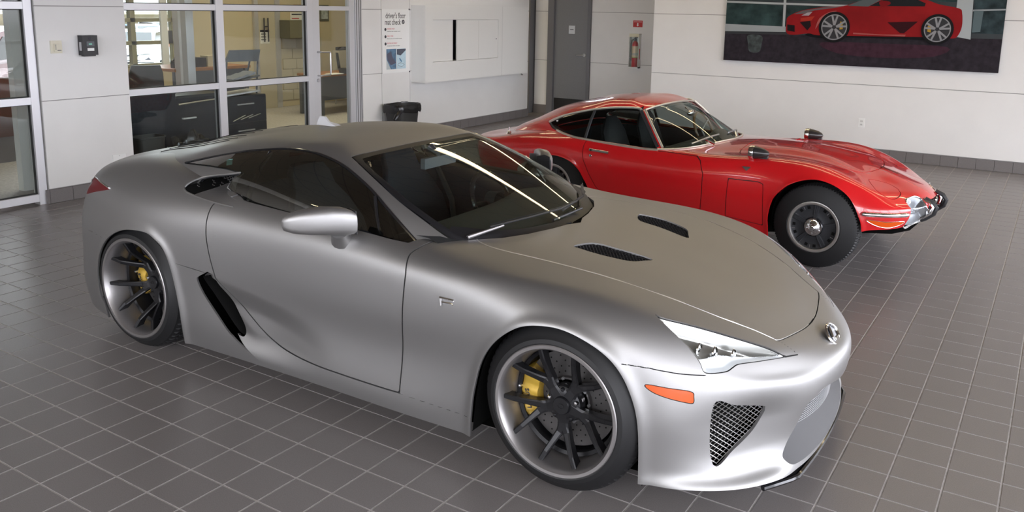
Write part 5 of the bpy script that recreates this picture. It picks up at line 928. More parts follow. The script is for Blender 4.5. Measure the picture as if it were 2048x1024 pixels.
# ------------------------------------------------------------------ glazed fronts of the showroom (out of frame: where the daylight comes in)
def front(name, ax, at, a0, a1, sill, head, step):
    w = struct(empty(name)); h0, h1 = at, at + .15
    f = (lambda n, p, q, z0, z1, m: box(n, h0, h1, p, q, z0, z1, m, w)) if ax == 'x' else (lambda n, p, q, z0, z1, m: box(n, p, q, h0, h1, z0, z1, m, w))
    f('header', a0, a1, head, ZC, M_WALL)
    if sill > .01: f('sill_wall', a0, a1, 0, sill, M_WALL)
    n = round((a1 - a0) / step)
    for k in range(n + 1): p = a0 + (a1 - a0) * k / n; f('mullion', p - .05, p + .05, sill, head, M_ALU)
    f('transom', a0, a1, .95, 1.02, M_ALU)
front('wall_right', 'x', 6.2, -6.8, 9.9, .10, 3.5, 1.67); front('wall_front', 'y', -6.95, -4.27, 6.2, 1.5, 3.4, 1.75)
# rows of warm tube lamps under the ceiling
for yy, lab in ((-4.6, 'long warm tube lamp under the ceiling at the glazed front'), (6.2, 'long warm tube lamp under the ceiling above the red car'), (8.35, 'long warm tube lamp under the ceiling along the back wall')):
    l = tag(empty('ceiling_lamp', (0.2, yy, ZC - .006)), lab, 'ceiling lamp'); box('lamp_tray', -3.9, 5.2, -.06, .06, -.03, 0, M_ALU, l); box('tube', -3.88, 5.18, -.032, .032, -.055, -.032, M_STRIP, l)
# ------------------------------------------------------------------ things on the showroom walls
t = tag(empty('thermostat', (XL + .046, 2.40, 1.45)), 'small beige thermostat on the white pillar, left of the black wall box', 'thermostat')
box('base_plate', 0, .012, -.052, .052, -.058, .058, mat('beige_plastic', (.66, .62, .50), .5), t, .003); box('body', .012, .035, -.028, .040, -.040, .030, bpy.data.materials['beige_plastic'], t, .004)
for k in range(4): box('vent_slot', .035, .036, -.024, -.014, -.02 + k * .012, -.015 + k * .012, M_INK, t)
box('slider', .035, .038, -.005, .030, -.034, -.028, M_INK, t)
t = tag(empty('alarm_unit', (XL + .046, 2.69, 1.46)), 'black alarm unit with white label and small screen on the white pillar', 'wall box')
box('body', 0, .075, -.075, .075, -.092, .092, M_BLACK, t, .010); box('screen_frame', .075, .079, -.038, .040, -.01, .035, mat('screen_grey', (.06, .07, .08), .3), t, .001); box('screen', .079, .080, -.016, .016, .004, .018, mat('screen_green', (.10, .22, .18), .3, emit=(.12, .4, .3), strength=.5), t); box('label', .075, .0765, -.030, .036, -.052, -.026, M_WHITE, t)
box('connector', .01, .06, -.055, .058, -.104, -.092, M_BLACK, t, .002); lathe('speaker', [(.0001, .004), (.014, .004), (.016, 0)], M_INK, t, 20, 'x', (.075, 0, .062)); box('side_strip', .02, .055, -.0765, -.075, -.05, .03, M_STEEL, t)
t = tag(empty('access_plate', (XL + .046, 2.95, .32)), 'blank white cover plate low on the white pillar', 'cover plate'); box('plate', 0, .006, -.07, .07, -.055, .055, M_WHITE, t, .002); lathe('screw', [(.0001, .002), (.004, .0015), (.005, 0)], M_STEEL, t, 8, 'x', (.006, 0, .04)); lathe('screw', [(.0001, .002), (.004, .0015), (.005, 0)], M_STEEL, t, 8, 'x', (.006, 0, -.04))
# floor mat poster
t = tag(empty('wall_poster', (XL + .017, 7.215, 1.39)), 'white driver floor mat check poster between the glass door and the wall cabinet', 'poster')
PM = lambda y, z, h=.005: basis((h, y, z), (0, 1, 0), (0, 0, 1))
box('sheet', 0, .005, -.29, .29, -.435, .435, M_WHITE, t); M_LET = mat('letter_grey', (.10, .09, .09), .6); M_PINK = mat('letter_red', (.62, .10, .12), .6)
text('heading', "driver's floor", .108, M_LET, t, PM(-.01, .345), squash=.74, bold=.0012); text('heading', 'mat check', .108, M_LET, t, PM(-.07, .258), squash=.74, bold=.0012)
def disc(nm, y, z, r, m): return lathe(nm, [(.0001, .0065), (r, .0065), (r, .005)], m, t, 20, 'x', (0, y, z))
dc = disc('check_dot', .15, .262, .030, M_INK); text('check', '✓', .05, M_WHITE, dc, PM(.15, .262, .0066), align='CENTER')
for k, (hd_, ln) in enumerate((('DRIVER\'S MAT', 'Check floor mat is properly secured'), ('ONLY ONE', 'Make sure mats are not stacked on mats'), ('FASTEN SECURELY', 'Use clips that hold the mat in place'))):
    z = .168 - k * .098; disc('bullet', -.225, z - .006, .020, M_INK); text('item_heading', hd_, .026, M_PINK, t, PM(-.195, z, .005), align='LEFT'); text('item_text', ln, .019, M_LET, t, PM(-.195, z - .034, .005), align='LEFT')
pic = box('photo_left', .005, .0058, -.21, -.005, -.385, -.105, mat('photo_blue', (.12, .22, .34), .5, noise=.5, nscale=14), t); box('photo_right', .005, .0058, .005, .20, -.385, -.105, mat('photo_pale', (.50, .66, .74), .5, noise=.1, nscale=20), t)
def flat(name, pts, h, m, parent): return prism(name, pts, h, h + .0006, 'yz', m, parent)
flat('mat_shape', [(.01, -.11), (.20, -.11), (.20, -.13), (.09, -.20), (.01, -.185)], .0058, mat('photo_dark', (.08, .09, .12), .6), t); flat('pedal_shape', [(.055, -.235), (.08, -.24), (.11, -.27), (.12, -.295), (.10, -.29), (.07, -.262)], .0058, mat('photo_steel', (.10, .22, .36), .5), t)
tube('mat_outline', [(.0062, .03, -.32), (.0062, .09, -.30), (.0062, .17, -.33), (.0062, .12, -.355), (.0062, .05, -.345)], .002, M_LET, t, 4, True); flat('edge_shape', [(-.21, -.385), (-.12, -.385), (-.20, -.26), (-.21, -.25)], .0058, mat('photo_light', (.50, .55, .55), .5), t); flat('carpet_shape', [(-.20, -.17), (-.12, -.14), (-.07, -.24), (-.005, -.30), (-.12, -.33), (-.19, -.26)], .0058, mat('photo_carpet', (.10, .10, .14), .7), t)
for z in (.435, -.435): box('clip', .005, .012, .272, .288, z - .01, z + .01, M_INK, t)
# wall cabinet with sliding panels
M_CAB = mat('cabinet_white', (.76, .755, .73), .5); X1 = .25
t = tag(empty('wall_cabinet', (XL + .014, 7.55, .80)), 'long white wall cabinet with a recessed pair of sliding panels', 'cabinet'); L_ = 2.74; H_ = 1.085; a, b, c, d = .175, 1.85, .285, .885
box('front_panel', .0, X1, 0, a, 0, H_, M_CAB, t); box('front_panel', 0, X1, b, 1.963, 0, H_, M_CAB, t); box('end_panel', 0, X1, 1.967, L_, 0, H_, M_CAB, t, .001); box('front_panel', 0, X1, a, b, 0, c, M_CAB, t); box('front_panel', 0, X1, a, b, d, H_, M_CAB, t); box('back', 0, .03, a, b, c, d, M_INK, t)
sl = box('sliding_panel', X1 - .055, X1 - .03, a, .69, c + .004, d - .004, M_CAB, t); sr = box('sliding_panel', X1 - .025, X1 - .004, .76, b - .005, c + .004, d - .004, M_CAB, t); box('panel_joint', X1 - .0045, X1 - .0035, 1.31, 1.316, c + .01, d - .01, mat('pale_joint', (.55, .53, .49), .7), sr); lathe('finger_hole', [(.0001, .0005), (.010, .0005), (.011, 0)], M_INK, sr, 16, 'x', (X1 - .004, 1.80, .585))
box('seam', X1 - .006, X1, 1.963, 1.967, 0, H_, M_JOINT, t); tube('hook', [(.22, 2.60, .0), (.22, 2.60, -.025), (.22, 2.63, -.035), (.22, 2.65, -.02)], .006, M_INK, t, 6)
# bin with a liner by the wall
M_BIN = mat('bin_black', (.028, .028, .027), .5); M_BAG = mat('bag_black', (.012, .012, .013), .22, bump=.5, bscale=60)
def trash(name, loc, label, w=.19, dp=.15, h=.52, bag=True, rz=0):
    t = tag(empty(name, loc, rz), label, 'trash bin'); bm = bmesh.new(); R = []
    for k, z in ((.78, 0), (.80, .01), (1.0, h - .02), (1.06, h - .015), (1.06, h), (.98, h), (.95, h - .03), (.75, .02)):
        R.append([bm.verts.new((dp * k * abs(math.cos(q)) ** .5 * (1 if math.cos(q) > 0 else -1), w * k * abs(math.sin(q)) ** .5 * (1 if math.sin(q) > 0 else -1), z)) for q in np.linspace(0, 2 * math.pi, 32, endpoint=False)])
    for p, q in zip(R, R[1:]):
        for k in range(32): bm.faces.new((p[k], p[(k + 1) % 32], q[(k + 1) % 32], q[k]))
    bm.faces.new(R[0]); bm.faces.new(R[-1]); obj_bm('body', bm, M_BIN, t, smooth=True)
    if bag:
        bm = bmesh.new(); R = []; rnd = random.Random(3)
        for i, (k, z) in enumerate(((.93, h - .08), (1.0, h + .012), (1.07, h + .016), (1.13, h - .01), (1.12, h - .055), (1.10, h - .10))):
            R.append([bm.verts.new((dp * k * abs(math.cos(q)) ** .5 * (1 if math.cos(q) > 0 else -1) * rnd.uniform(.98, 1.04), w * k * abs(math.sin(q)) ** .5 * (1 if math.sin(q) > 0 else -1) * rnd.uniform(.98, 1.04), z + (rnd.uniform(-.02, .02) if i > 3 else rnd.uniform(-.004, .004)))) for q in np.linspace(0, 2 * math.pi, 44, endpoint=False)])
        for p, q in zip(R, R[1:]):
            for k in range(44): bm.faces.new((p[k], p[(k + 1) % 44], q[(k + 1) % 44], q[k]))
        bg = obj_bm('liner', bm, M_BAG, t, smooth=True); tube('knot', [(dp * .8, -w * .85, h - .06), (dp * .9, -w * 1.2, h - .12), (dp * .85, -w * 1.4, h - .17)], [.03, .035, .02], M_BAG, bg, 8)
    return t
trash('trash_bin', (-4.07, 7.12, 0), 'black trash bin with liner on the showroom floor under the poster', .235, .16, .525)
# fire extinguisher in its cabinet
t = tag(empty('extinguisher_cabinet', (-2.48, YR - .014, 1.195)), 'slim white extinguisher cabinet on the wall between the grey door and the red car photo', 'cabinet')
w_, h_, d_ = .088, .285, .10
box('back_panel', -w_, w_, -.008, 0, -h_, h_, M_WHITE, t); box('side_panel', w_ - .006, w_, -d_, -.008, -h_, h_, M_WHITE, t); box('side_panel', -w_, -w_ + .006, -d_, -.008, -h_, h_, M_WHITE, t); box('top_panel', -w_, w_, -d_, -.008, h_ - .006, h_, M_WHITE, t); box('bottom_panel', -w_, w_, -d_, -.008, -h_, -h_ + .02, M_WHITE, t); box('top_trim', -w_, w_, -d_ - .004, -d_, h_ - .055, h_, mat('ivory_trim', (.70, .67, .50), .5), t); box('window', -w_ + .006, w_ - .006, -d_ - .002, -d_, -h_ + .02, h_ - .055, M_PANE, t); box('red_strip', w_, w_ + .002, -.07, -.045, -.14, .04, M_RED, t); lathe('latch', [(.0001, -.008), (.008, -.006), (.008, 0)], M_STEEL, t, 12, 'y', (-w_ + .02, -d_ - .002, -.11))
e = tag(empty('fire_extinguisher', (-2.478, YR - .014 - .055, 1.195 - .263)), 'red fire extinguisher standing inside the slim white cabinet', 'fire extinguisher')
lathe('cylinder', [(.0001, .0), (.05, .0), (.052, .01), (.052, .36), (.045, .40), (.02, .425), (.018, .44)], mat('extinguisher_red', (.42, .02, .025), .3, coat=.5), e, 32, 'z'); lathe('valve', [(.02, .43), (.022, .45), (.016, .47), (.0001, .475)], M_INK, e, 16, 'z'); lathe('label', [(.0525, .15), (.0528, .16), (.0528, .34), (.0525, .345)], mat('label_cream', (.66, .55, .40), .6), e, 32, 'z'); lathe('label_band', [(.0532, .155), (.0532, .168)], mat('label_green', (.25, .40, .08), .6), e, 32, 'z'); lathe('label_text', [(.0532, .19), (.0532, .23)], mat('label_grey', (.45, .45, .40), .6), e, 32, 'z')
tube('lever', [(-.02, 0, .47), (.02, -.01, .49), (.05, -.015, .485)], .007, M_INK, e, 6); tube('hose', [(-.015, -.01, .455), (-.05, -.02, .44), (-.062, -.022, .38), (-.062, -.02, .10)], .010, M_INK, e, 8)
t = tag(empty('extinguisher_sign', (-2.47, YR - .014, 1.642)), 'small red fire extinguisher sign above the white cabinet', 'sign'); box('plate', -.085, .085, -.004, 0, -.054, .054, M_RED, t); WM = basis((0, -.004, .032), (1, 0, 0), (0, 0, 1)); text('lettering', 'EXTINGUISHER', .021, M_WHITE, t, WM, squash=1.0)
prism('arrow', [(-.010, .014), (.010, .014), (.010, -.020), (.022, -.020), (0, -.042), (-.022, -.020), (-.010, -.020)], -.0052, -.004, 'xz', M_WHITE, t)
# socket on the back wall
t = tag(empty('wall_socket', (1.433, YB - .014, .462)), 'white power socket low on the back wall behind the red car', 'socket'); box('plate', -.038, .038, -.006, 0, -.058, .058, M_WHITE, t, .002)
for z in (.022, -.022):
    o = box('outlet', -.018, .018, -.009, -.006, z - .015, z + .015, mat('socket_face', (.66, .66, .63), .5), t, .002)
    for x in (-.007, .007): box('slot', x - .0015, x + .0015, -.0096, -.009, z - .006, z + .006, M_INK, o)
# ------------------------------------------------------------------ framed car photograph on the back wall
t = tag(empty('wall_picture', (0, YB - .014, 0)), 'large unframed photo of a red sports car hung on the back wall', 'picture'); Yf = -.046
box('canvas', -.47, 2.93, Yf, 0, 1.197, 2.42, mat('print_dark', (.020, .028, .032), .6, noise=.35, nscale=3), t)
layer = [0]
def inkp(name, pts, c, rough=.5, noise=0.0, ns=6):
    layer[0] += 1; h = Yf - .0007 * layer[0]; m = mat('print_' + name, tuple(v * .62 for v in c), .6, noise=noise, nscale=ns, spec=.12); return prism(name, pts, h - .0006, h, 'xz', m, t)
inkp('printed_floor', [(-.47, 1.588), (.389, 1.578), (1.43, 1.572), (2.29, 1.598), (2.93, 1.60), (2.93, 1.197), (-.47, 1.197)], (.040, .032, .042), noise=.35, ns=14)
inkp('printed_window', [(-.47, 1.70), (.31, 1.685), (.31, 1.96), (-.47, 2.0)], (.045, .085, .085), noise=.7, ns=5); inkp('printed_window', [(.36, 1.69), (.7, 1.69), (1.2, 1.95), (.36, 1.965)], (.04, .07, .07), noise=.7, ns=5); inkp('printed_window', [(-.47, 2.03), (2.40, 2.03), (2.40, 2.42), (-.47, 2.42)], (.05, .10, .105), noise=.7, ns=4)
inkp('printed_wall_band', [(-.47, 1.70), (.37, 1.683), (.37, 1.612), (-.47, 1.60)], (.50, .54, .55)); inkp('printed_kerb', [(-.47, 1.60), (.6, 1.605), (.6, 1.578), (-.47, 1.565)], (.06, .065, .07)); inkp('printed_mullion', [(.304, 2.42), (.344, 2.42), (.355, 1.683), (.325, 1.683)], (.62, .67, .68)); inkp('printed_rail', [(-.47, 2.017), (1.25, 1.978), (1.25, 1.952), (-.47, 1.991)], (.62, .67, .68))
inkp('printed_pillar', [(2.41, 2.42), (2.565, 2.42), (2.595, 1.585), (2.40, 1.62)], (.60, .66, .68)); inkp('printed_window', [(2.585, 2.42), (2.93, 2.42), (2.93, 1.66), (2.595, 1.66)], (.05, .08, .09), noise=.7, ns=7); inkp('printed_rail', [(2.585, 1.942), (2.93, 1.956), (2.93, 1.938), (2.585, 1.922)], (.45, .5, .52)); inkp('printed_panel', [(2.60, 1.93), (2.70, 1.93), (2.69, 1.68), (2.60, 1.67)], (.16, .22, .24))
inkp('printed_glow', smooth_poly([(-.137, 1.555), (.05, 1.55), (.06, 1.44), (.03, 1.33), (-.10, 1.33), (-.13, 1.44)], 4).tolist(), (.10, .12, .12), noise=.5, ns=16)
inkp('printed_sheen', smooth_poly([(.85, 1.49), (1.6, 1.50), (2.35, 1.485), (2.2, 1.36), (1.6, 1.32), (1.05, 1.36)], 4).tolist(), (.075, .030, .048), noise=.3, ns=14)
inkp('printed_shadow', smooth_poly([(.66, 1.60), (.80, 1.545), (1.2, 1.565), (1.8, 1.565), (2.12, 1.56), (2.30, 1.57), (2.3, 1.62), (1.5, 1.63)], 3).tolist(), (.008, .008, .010))
inkp('printed_car_body', smooth_poly([(.376, 1.741), (.381, 1.80), (.446, 1.85), (.579, 1.902), (.805, 1.944), (1.084, 1.966), (1.20, 2.0), (1.314, 2.044), (1.45, 2.10), (1.66, 2.13), (1.9, 2.105), (2.09, 2.045), (2.215, 1.999), (2.432, 1.955), (2.473, 1.90), (2.487, 1.736), (2.45, 1.619), (2.388, 1.592), (2.2, 1.60), (1.209, 1.585), (.797, 1.582), (.68, 1.602), (.487, 1.578), (.386, 1.603)], 4).tolist(), (.42, .015, .018), noise=.25, ns=2.5)
inkp('printed_car_glass', [(1.411, 1.970), (1.50, 2.02), (1.60, 2.06), (1.78, 2.075), (1.95, 2.06), (2.06, 2.01), (2.05, 1.973)], (.02, .022, .026)); inkp('printed_windscreen', [(1.139, 1.969), (1.314, 2.044), (1.45, 2.09), (1.56, 2.06), (1.394, 1.963)], (.14, .17, .18)); inkp('printed_bonnet', [(.466, 1.851), (.579, 1.898), (.843, 1.944), (1.103, 1.963), (.957, 1.936), (.733, 1.904), (.602, 1.859)], (.20, .17, .18)); inkp('printed_lamp', [(.565, 1.833), (.639, 1.873), (.705, 1.884), (.661, 1.835)], (.55, .50, .52)); inkp('printed_intake', [(.388, 1.712), (.487, 1.704), (.494, 1.616), (.394, 1.633)], (.015, .01, .012)); inkp('printed_side_intake', [(.552, 1.745), (.686, 1.768), (.70, 1.70), (.658, 1.64)], (.02, .01, .012)); inkp('printed_door_duct', [(1.641, 1.77), (1.993, 1.787), (1.845, 1.637), (1.80, 1.64)], (.05, .006, .010)); inkp('printed_highlight', [(1.24, 1.61), (1.86, 1.60), (1.87, 1.622), (1.6, 1.615), (1.24, 1.628)], (.60, .14, .13)); inkp('printed_highlight', smooth_poly([(.76, 1.66), (.80, 1.80), (.92, 1.885), (1.02, 1.90), (.90, 1.86), (.82, 1.77)], 3).tolist(), (.62, .16, .15)); inkp('printed_bumper', [(.56, 1.80), (.74, 1.83), (.70, 1.77), (.56, 1.76)], (.60, .05, .03)); inkp('printed_mirror', smooth_poly([(1.522, 2.018), (1.582, 2.037), (1.653, 2.02), (1.639, 1.983), (1.553, 1.963)], 3).tolist(), (.30, .01, .015))
for cx, cz, r in ((.998, 1.692, 1), (2.222, 1.697, .93)):
    el = lambda k, n=40: [(cx + .2 * k * r * math.cos(q) * .98, cz + .2 * k * r * math.sin(q)) for q in np.linspace(0, 2 * math.pi, n, endpoint=False)]
    inkp('printed_tyre', el(1.0), (.012, .012, .013)); inkp('printed_rim', el(.83), (.40, .40, .42)); inkp('printed_rim_gap', el(.76), (.06, .06, .065))
    if r > .9: inkp('printed_caliper', [(cx + .07, cz + .075), (cx + .10, cz + .07), (cx + .11, cz - .02), (cx + .07, cz - .03)] if r == 1 else [(cx - .11, cz + .04), (cx - .07, cz + .05), (cx - .07, cz - .04), (cx - .11, cz - .03)], (.62, .38, .05))
    for k in range(5):
        q = math.radians(72 * k + 18)
        for o in (-.22, .22): inkp('printed_spoke', [(cx + .2 * r * (a * math.cos(q + b)), cz + .2 * r * (a * math.sin(q + b))) for a, b in ((.14, -.5), (.14, .5), (.78, o + .075), (.78, o - .075))], (.42, .42, .44))
# ------------------------------------------------------------------ office behind the glass
XO = -8.5
struct(box('wall_office_back', XO - .12, XO, 6.87, 13.0, 0, 3.0, M_TAN)); struct(box('wall_office_low', XO - .12, XO, 5.45, 6.87, 0, .86, M_TAN)); struct(box('wall_office_head', XO - .12, XO, -2.0, 6.87, 2.6, 3.0, M_TAN)); struct(box('wall_office_side', XO, XL - .15, 11.6, 11.7, 0, 3.0, M_TAN)); struct(box('wall_office_brown', -6.75, -6.65, 1.2, 3.3, .30, .98, mat('brown_wall', (.10, .04, .022), .6))); struct(box('wall_office_plinth', -6.74, -6.66, 1.2, 3.3, 0, .30, M_BASE))
struct(box('wall_office_column', -5.05, -4.95, 2.37, 2.95, 0, 3.0, M_WALL)); struct(box('wall_office_end', -13, XL - .15, -3.0, -2.9, 0, 3.0, M_TAN)); struct(box('ceiling_office_far', -13, XO - .12, -3, 5.6, 3.0, 3.1, M_WHITE)); struct(box('ceiling_office', XO - .12, XL - .15, -3, 12, 3.0, 3.1, M_WHITE))  # wall_office_end is added to shut daylight out of the office
M_FIN = mat('olive_frame', (.30, .28, .16), .5); w4 = struct(empty('window_4'))
for y0, y1 in ((5.55, 5.63), (5.98, 6.06), (6.70, 6.88)): box('frame_post', XO - .08, XO + .01, y0, y1, .86, 2.6, M_FIN, w4)
for z0, z1 in ((.86, .92), (1.21, 1.27), (1.56, 1.62)): box('frame_rail', XO - .08, XO + .01, 5.45, 6.88, z0, z1, M_FIN, w4)
box('pane', XO - .04, XO - .032, 5.45, 6.7, .9, 2.6, M_PANE, w4); box('white_post', XO + .012, XO + .05, 6.48, 6.60, .86, 2.6, M_WHITE, w4); box('notice', XO + .012, XO + .018, 6.60, 6.70, 1.22, 1.42, M_INK, w4)
struct(box('trim_2', -6.62, -6.5, 5.37, 5.47, 0, 3.0, M_ALU)); struct(box('trim_3', -5.6, -5.5, 4.75, 4.86, 0, 3.0, M_ALU))
d3 = struct(empty('door_3')); box('frame_post', XO + .001, XO + .05, 8.34, 8.43, 0, 3.0, M_ALU, d3); box('frame_post', XO + .001, XO + .05, 8.82, 8.93, 0, 3.0, M_ALU, d3); box('door_leaf', XO + .001, XO + .03, 8.43, 8.82, 0, 2.8, mat('pale_door', (.52, .47, .36), .5), d3); tube('pull_handle', [(XO + .07, 8.54, 1.62), (XO + .07, 8.54, 1.20)], .012, M_INK, d3, 8); tube('pull_handle', [(XO + .07, 8.63, 1.62), (XO + .07, 8.63, 1.20)], .012, M_INK, d3, 8); tube('handle_bar', [(XO + .07, 8.54, 1.47), (XO + .07, 8.63, 1.47)], .010, M_INK, d3, 8); ns = box('notice', XO + .03, XO + .034, 8.47, 8.68, 1.17, 1.40, M_WHITE, d3); box('notice_band', XO + .034, XO + .036, 8.47, 8.68, 1.37, 1.41, M_INK, ns)
for k in range(3): box('notice_line', XO + .034, XO + .0355, 8.49, 8.60, 1.33 - k * .05, 1.345 - k * .05, M_INK, ns)
t = tag(empty('light_switch', (XO, 9.0 - .16 + .18, 1.45)), 'white light switch on the cream office wall beside the far door', 'switch'); box('plate', 0, .01, -.04, .04, -.07, .07, M_WHITE, t, .002); box('rocker', .01, .016, -.012, .012, -.025, .025, M_WHITE, t, .002)
t = tag(empty('wall_cupboard', (XO, 9.30, 1.40)), 'olive grey wall cupboard in the office behind the glass', 'cupboard'); box('body', 0, .30, -.39, .30, -.14, .18, mat('olive_grey', (.17, .16, .11), .6), t); box('door', .30, .315, -.385, -.01, -.135, .175, bpy.data.materials['olive_grey'], t, .002); box('door', .30, .315, 0, .295, -.135, .175, bpy.data.materials['olive_grey'], t, .002)
bkw = struct(empty('wall_block'))
for r in range(6):
    for k in range(3): box('block', XO + .001, XO + .02, 9.0 + k * .33 + (r % 2) * .10 - .1, 9.32 + k * .33 + (r % 2) * .10 - .1, .12 + r * .19, .302 + r * .19, mat('pale_block', (.55, .51, .40), .8) if r == k == 0 else bpy.data.materials['pale_block'], bkw)
for lab, y0, y1, z0, z1 in (('red and white notice high on the cream office wall', 9.22, 9.58, 1.57, 1.72), ('framed print on the cream office wall seen through the glass door', 9.96, 10.19, 1.56, 1.86)):
    t = tag(empty('notice' if 'notice' in lab else 'framed_print', (XO, 0, 0)), lab, 'notice' if 'notice' in lab else 'picture')
    if 'notice' in lab: box('sheet', .001, .006, y0, y1, z0, z1, M_WHITE, t); box('red_square', .006, .009, y0 + .08, y0 + .26, z1 + .02, z1 + .14, mat('dark_red', (.22, .03, .03), .6), t); box('text_line', .006, .008, y0 + .03, y1 - .03, z1 - .05, z1 - .025, M_INK, t); box('text_line', .006, .008, y0 + .03, y1 - .15, z0 + .03, z0 + .045, M_RED, t)
    else: box('frame', .001, .02, y0, y1, z0, z1, mat('olive_dark', (.12, .12, .09), .5), t); box('print', .02, .023, y0 + .03, y1 - .03, z0 + .04, z1 - .04, mat('print_grey', (.42, .46, .44), .5, noise=.4, nscale=20), t)
t = tag(empty('cabinet_counter', (-4.78, 3.95, 0)), 'long black counter front behind the lower left office pane', 'counter'); M_LAM = mat('black_laminate', (.020, .022, .030), .22, noise=.3, nscale=30)
box('front_panel', -.05, 0, -.90, .08, .06, .86, M_LAM, t, .004); box('front_panel', -.07, -.015, .085, .72, .06, .80, M_LAM, t, .004); box('top', -.55, .012, -.92, .08, .86, .89, M_BLACK, t, .006); box('top', -.55, .0, .085, .74, .80, .83, M_BLACK, t, .006); box('plinth', -.06, -.02, -.88, .70, 0, .06, M_INK, t)
tube('top_rail', [(.02, .10, .735), (.02, .70, .765)], .010, M_STEEL, t, 6); box('shelf_papers', -.02, .01, .16, .34, .56, .575, M_WHITE, t)
for k, (yy, lab) in enumerate(((3.50, 'black office waste bin behind the left pane, nearest the white pillar'), (3.36, 'second black waste bin half hidden behind the white pillar edge'))): trash('trash_bin', (-4.56 + k * .0, yy - k * .37, 0), lab, .165, .12, .46 + k * .04, False)
t = tag(empty('black_bag', (-4.56, 4.03, 0)), 'crumpled black bag lying on the floor behind the left pane', 'bag'); bm = bmesh.new(); bmesh.ops.create_icosphere(bm, subdivisions=4, radius=1); rnd = random.Random(5); ph = [rnd.uniform(0, 6) for _ in range(9)]
for v in bm.verts:
    n_ = .16 * math.sin(5 * v.co.x + ph[0]) * math.sin(6 * v.co.y + ph[1]) + .12 * math.sin(9 * v.co.z + 7 * v.co.y + ph[2]) + .08 * math.sin(13 * v.co.x + ph[3]); v.co = Vector((v.co.x * .13 * (1 + n_), v.co.y * .27 * (1 + n_), (v.co.z + 1) * .19 * (1 + n_ * .8)))
    v.co.z = max(v.co.z, .004)
obj_bm('body', bm, M_BAG, t, smooth=True); tube('strap', [(.06, -.15, .30), (.12, -.05, .36), (.12, .08, .33), (.08, .18, .22)], .012, M_BAG, t, 6)
t = tag(empty('drawer_unit', (-4.96, 5.17, 0)), 'black two-drawer cabinet under the grey brochure rack in the office', 'cabinet'); box('body', -.5, 0, -.34, .31, .03, .74, M_BLACK, t, .004)
for z0, z1 in ((.05, .40), (.41, .73)):
    dw = box('drawer', 0, .018, -.33, .30, z0, z1, M_LAM, t, .004); box('pull', .018, .032, -.16, .10, z1 - .10, z1 - .085, M_STEEL, dw, .002)
for k in range(3): tube('paper_strip', [(.035, -.24 + k * .12, .44 + .01 * k), (.035, -.05 + k * .12, .50)], .006, M_STEEL, t, 5)
t = tag(empty('brochure_rack', (-5.02, 5.17, .744)), 'grey sloping brochure rack standing on the black drawer cabinet', 'display rack'); M_RACK = mat('rack_grey', (.11, .12, .14), .5)
prism('header_board', [(-.25, .42), (.26, .41), (.30, .555), (-.17, .56)], -.012, .012, 'yz', M_RACK, t, .003)
for a, b in (((-.02, -.26, 0), (0, -.22, .42)), ((-.02, .24, 0), (0, .26, .42)), ((-.25, -.20, 0), (-.10, -.17, .42)), ((-.25, .22, 0), (-.10, .22, .42))): tube('leg', [a, b], .012, M_RACK, t, 6)
prism('shelf', [(-.28, .13), (.25, .22), (.25, .24), (-.28, .15)], -.22, .04, 'yz', M_RACK, t); prism('shelf', [(-.28, -.0), (.25, .03), (.25, .05), (-.28, .02)], -.22, .04, 'yz', M_ALU, t)
for k in range(3): prism('brochure', [(-.18 + k * .12, .18 + k * .025), (-.06 + k * .12, .205 + k * .025), (-.06 + k * .12, .235 + k * .025), (-.18 + k * .12, .205 + k * .02)], -.18, .045, 'yz', mat('brochure_grey', (.25, .27, .30), .5) if k == 0 else bpy.data.materials['brochure_grey'], t)
def office_chair(loc, label, m, rz=0, jacket=False):
    t = tag(empty('office_chair', loc, rz), label, 'chair'); bm = bmesh.new(); R = []
    for z, w, b in ((.52, .17, 0), (.60, .20, .0), (.80, .21, -.02), (.98, .20, -.05), (1.08, .17, -.07)): R.append([bm.verts.new((b + .03 * (1 if k < 8 else -1) + .05 * (abs(u) ** 2), w * u, z)) for k, u in enumerate(list(np.linspace(-1, 1, 8)) + list(np.linspace(1, -1, 8)))])
    for p, q in zip(R, R[1:]):
        for k in range(16): bm.faces.new((p[k], p[(k + 1) % 16], q[(k + 1) % 16], q[k]))
    bm.faces.new(R[0]); bm.faces.new(R[-1]); obj_bm('backrest', bm, m, t, smooth=True); box('seat', -.02, .42, -.22, .22, .42, .50, m, t, .03)
    for y in (-.21, .21):
        for x in (0, .40): tube('leg', [(x, y * .9, .43), (x + (.03 if x else -.05), y, .0)], .012, M_STEEL, t, 6)
        tube('armrest', [(.02, y, .45), (.02, y * 1.1, .66), (.32, y * 1.1, .66), (.34, y, .45)], .012, M_STEEL, t, 6)
    if jacket:
        jk = box('jacket', -.10, .05, -.20, .20, .55, 1.02, mat('cream_cloth', (.50, .46, .36), .8, bump=.4, bscale=30), t, .04); tube('collar', [(0, -.19, 1.0), (0, 0, 1.05), (0, .19, 1.0)], .03, M_INK, jk, 8)
    return t
office_chair((-6.2, 4.64, .0), 'dark grey office chair behind the upper left pane', mat('chair_dark', (.035, .035, .035), .6), math.pi * .85); office_chair((-8.05, 10.1, .0), 'office chair with a cream jacket over its back behind the glass door', M_BLACK, .2, True)
M_WOOD = mat('desk_wood', (.34, .15, .055), .45, noise=.2, nscale=20)
def desk(loc, label, x0, x1, y0, y1, h):
    t = tag(empty('desk', loc), label, 'desk'); box('top', x0, x1, y0, y1, h - .04, h, M_WOOD, t, .006); box('modesty_panel', x1 - .10, x1 - .07, y0 + .05, y1 - .05, .25, h - .04, M_RACK, t)
    for x in (x0 + .06, x1 - .06):
        for y in (y0 + .05, y1 - .05): box('leg', x - .03, x + .03, y - .03, y + .03, 0, h - .04, M_RACK, t)
    return t
